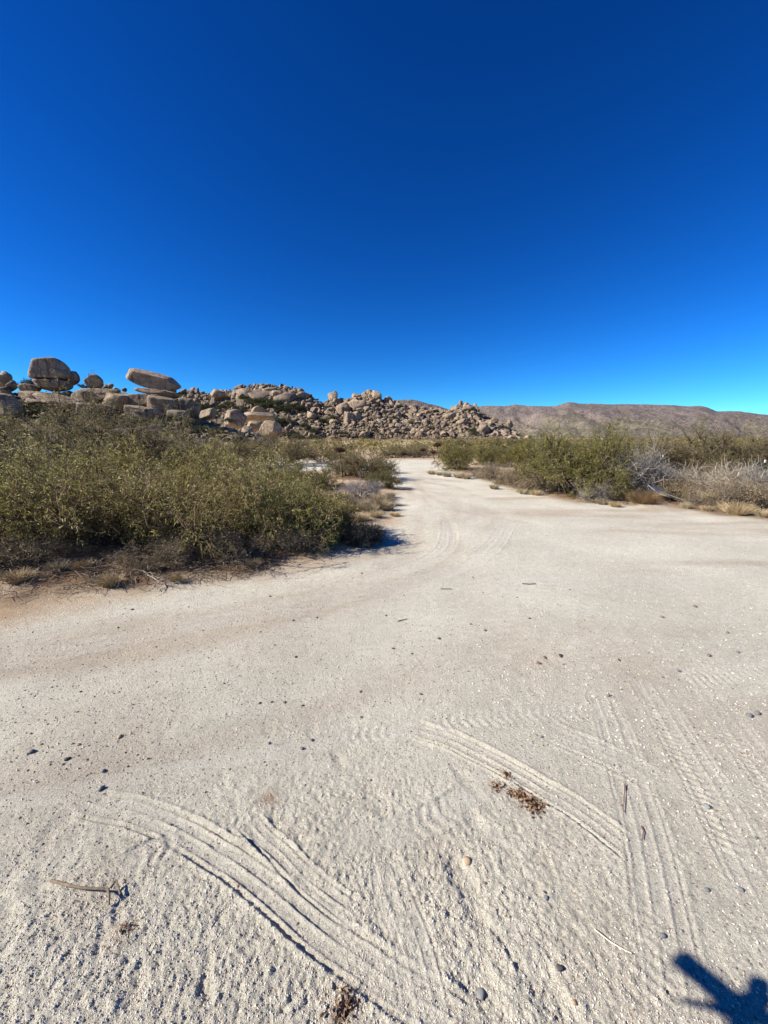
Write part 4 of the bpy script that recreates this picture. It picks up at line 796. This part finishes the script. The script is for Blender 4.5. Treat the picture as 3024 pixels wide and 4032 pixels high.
def crumbs(n, seed):
    r = np.random.default_rng(seed); y = r.uniform(.66, 1.75, n * 3); x = r.uniform(-1.4, 1.0, n * 3)
    k = (.8 * fbm(x * 3, y * 3, 5, 3) + sstep(1.7, .8, y) * 1.1 - .35 * sstep(.2, .8, x)) > r.uniform(0, 1.3, n * 3); x, y = x[k][:n], y[k][:n]; n = len(x); z, _, _, _, pr = ground(x, y)
    s = .0016 * (2.6 ** (r.uniform(size=n) ** 2.2)) * (1 - 1.2 * pr); Vo = np.array([[1, 0, 0], [.3, .9, 0], [-.8, .6, 0], [-.8, -.6, 0], [.3, -.9, 0], [0, 0, .95]]); Fo = np.array([[i, (i + 1) % 5, 5] for i in range(5)])
    q = Vo[None] * s[:, None, None] * r.uniform(.7, 1.35, (n, 6, 1)); th = r.uniform(0, 6.28, n); c_, s_ = np.cos(th)[:, None], np.sin(th)[:, None]
    V = np.stack([q[..., 0] * c_ - q[..., 1] * s_ + x[:, None], q[..., 0] * s_ + q[..., 1] * c_ + y[:, None], q[..., 2] + z[:, None] - s[:, None] * .1], -1)
    m = M('crumb'); m.col(m.ramp(m.attr('tint'), (0, (.36, .31, .25)), (.5, (.52, .47, .39)), (1, (.62, .57, .48)))); m.bump(m.noise(m.pos(), 400, 2, .6), .5, .003)
    tag(link('sand_crumbs', mesh('sand_crumbs', V.reshape(-1, 3), (Fo[None] + 6 * np.arange(n)[:, None, None]).reshape(-1, 3), m.m, False, dict(tint=np.repeat(r.uniform(size=n), 6)))), 'crumbly clods of pale sand churned up at the bottom of the road', 'sand', kind='stuff')
crumbs(26000, 17)
# plant litter, sticks and straws
def sticks(name, label, catg, pts_px, r, mat, lift=.004, extra=None):
    pts = []
    for i, (px, py, dz) in enumerate(pts_px):
        q = G(px, py); pts.append((q[0], q[1], gh(q[0], q[1]) + lift + dz))
    L = np.array([pts]); geo = [tubes(L, np.linspace(1, .7, len(pts))[None] * r, 6)]
    for e in extra or []:
        pe = [(*G(px, py)[:2], gh(*G(px, py)[:2]) + lift + dz) for px, py, dz in e]; geo.append(tubes(np.array([pe]), np.linspace(1, .6, len(pe))[None] * r * .9, 6))
    tag(link(name, mesh(name, *cat(geo), mat, True)), label, catg)
WOOD = mat_bark('stick_wood', (.11, .08, .055), (.26, .20, .14))
sticks('stick', 'half buried weathered stick on the sand near the left corner', 'stick', [(205, 3486, .004), (260, 3512, .010), (330, 3524, .012), (430, 3532, .014)], .0055, WOOD, .004, [[(430, 3532, .014), (436, 3560, .022), (432, 3585, .004)], [(440, 3525, .014), (462, 3500, .022), (478, 3545, .008)]])
sticks('straw_stalk', 'pale straw stalk lying on the sand left of the shadow', 'straw', [(2338, 3660, .002), (2400, 3708, .004), (2450, 3740, .003), (2486, 3756, .002)], .0022, mat_plain('pale_straw', (.68, .60, .46)))
sticks('twig', 'thin reddish twig on the tyre track at right', 'twig', [(2460, 3085, .002), (2458, 3140, .004), (2456, 3192, .002)], .002, mat_plain('red_twig', (.22, .09, .05)))
sticks('twig', 'small curved reddish twig below the first on the track', 'twig', [(2526, 3245, .002), (2534, 3270, .003), (2530, 3300, .002)], .002, bpy.data.materials['red_twig'])
sticks('twig', 'short dark twig lying in the middle of the road', 'twig', [(1568, 2448, .002), (1590, 2443, .003), (1604, 2439, .002)], .004, BARK)
sticks('twig', 'straw coloured twig lying where the road opens', 'twig', [(1735, 2322, .002), (1778, 2323, .003)], .005, WOOD)
sticks('twig', 'curved dark twig at the top right of the sand', 'twig', [(2055, 2304, .002), (2085, 2307, .003), (2110, 2304, .002)], .005, BARK)
def litter_pile(label, spots, seed, n, r, mat, size):
    g = np.random.default_rng(seed); Q = []
    for (px, py, k) in spots:
        c = G(px, py); d = g.normal(size=(int(n * k), 2)) * r * k ** .5; xx = c[0] + d[:, 0]; yy = c[1] + d[:, 1]
        Q.append(np.stack([xx, yy, ground(xx, yy)[0] + g.uniform(.0, .012, len(xx)) * k], 1))
    Q = np.concatenate(Q); nn = len(Q); V, Fq = leaves(Q, g.normal(size=(nn, 3)) * [1, 1, .4], size * g.uniform(.5, 1.5, nn), size * .5 * g.uniform(.5, 1.5, nn), g)
    tag(link('plant_litter', mesh('plant_litter', V, Fq, mat, False, dict(tint=np.repeat(g.uniform(size=nn), 4)))), label, 'plant litter', kind='stuff')
DRY = mat_leaf('dry_litter', (.07, .04, .025), (.17, .095, .055), (.30, .19, .11), 0)
litter_pile('small scatter of dry brown plant litter on the sand beside a tyre track', [(1990, 3050, .4), (1955, 3095, .4), (2050, 3130, .6), (2100, 3165, 1.0), (2010, 3120, .3)], 3, 170, .022, DRY, .014)
litter_pile('dark brown debris half buried at the bottom of the sand', [(1370, 3950, .7), (1340, 3985, .5), (500, 3670, .25)], 4, 120, .018, DRY, .014)
# twigs and dead leaves lying under the bushes
def under(n, seed):
    g = np.random.default_rng(seed); L = []; rads = []
    cs = [(b, r) for b, r in [((x, y), r) for x, y, r in LITTER]]
    for k in range(n):
        (bx, by), br = cs[int(g.choice(len(cs), p=np.array([.05] * 8 + [.1] * 4 + [.2 / (len(cs) - 12)] * (len(cs) - 12))))]
        a = g.uniform(0, 6.28); rr_ = br * math.sqrt(g.uniform()) * 1.15; L.append((bx + math.cos(a) * rr_, by + math.sin(a) * rr_ * .95))
    L = np.array(L); keep = in_dist(L[:, 0], L[:, 1], ROADP) < .05; L = L[keep]; n = len(L)
    z = ground(L[:, 0], L[:, 1], False)[0]; a = g.uniform(0, 6.28, n); ln = g.uniform(.04, .24, n); pts = []
    for j in range(3):
        t = (j / 2 - .5) * ln; pts.append(np.stack([L[:, 0] + np.cos(a) * t + g.normal(0, .015, n), L[:, 1] + np.sin(a) * t + g.normal(0, .015, n), z + .01 + g.uniform(0, .07, n)], 1))
    V, Fq = tubes(np.stack(pts, 1), np.linspace(1, .5, 3)[None] * g.uniform(.0014, .0038, (n, 1)), 3)
    tag(link('dead_twigs', mesh('dead_twigs', V, Fq, BROWNT, False, dict(tint=np.repeat(g.uniform(size=n), 9)))), 'dead twigs and stems littering the ground under the bushes', 'twigs', kind='stuff')
under(6000, 13)

# ------------------------------------------------------------------ made-up unseen tree shape, added to throw the shadow at the lower right
def add_shadow_caster():
    def up(px, py, s): q = G(px, py); return (q[0] - SH[0] * s, q[1] - SH[1] * s, s * math.tan(SUN_EL))  # lifts a wanted shadow point sunward, so the added caster fits that shadow
    root = link('shadow_caster', None, None, (-1.35, -.5, hz(-1.35, -.5))); o = np.array(root.location)
    tag(root, 'added tree shape out of frame, made up to cast the dark shadow at lower right', 'shadow caster')
    def caster_limb(name, pts, rad, sides=10):
        L = np.array(pts) - o; V, Fq = tubes(L[None], np.array([rad]), sides); c0, c1 = L[0], L[-1]; n = len(V)
        me = mesh(name, np.vstack([V, c0, c1]), Fq, BARK, True); bm = bmesh.new(); bm.from_mesh(me); bm.verts.ensure_lookup_table()
        for k in range(sides):
            bm.faces.new((bm.verts[(k + 1) % sides], bm.verts[k], bm.verts[n])); b = (len(pts) - 1) * sides; bm.faces.new((bm.verts[b + k], bm.verts[b + (k + 1) % sides], bm.verts[n + 1]))
        bm.to_mesh(me); bm.free(); link(name, me, root)
    s = 2.2
    elbow = up(2960, 4150, s); joint = up(2905, 3965, s)
    caster_limb('trunk', [(-1.35, -.5, -.1), (-1.33, -.48, .6), (-1.25, -.3, 1.25), (elbow[0], elbow[1], elbow[2])], [.06, .05, .035, .027])  # trunk and twig below are only forms of the added caster
    caster_limb('caster_limb', [elbow, up(2920, 4050, s), joint, up(2790, 3868, s), up(2668, 3768, s)], [.026, .026, .026, .025, .025])
    caster_limb('caster_stub', [joint, up(2985, 3930, s), up(2985, 3865, s)], [.024, .024, .021])
    caster_limb('caster_stub', [joint, up(2990, 3990, s), up(3060, 4070, s)], [.020, .020, .020])
    caster_limb('twig', [up(2880, 3985, s), up(2790, 3960, s), up(2665, 3935, s)], [.018, .011, .006], 6)
add_shadow_caster()
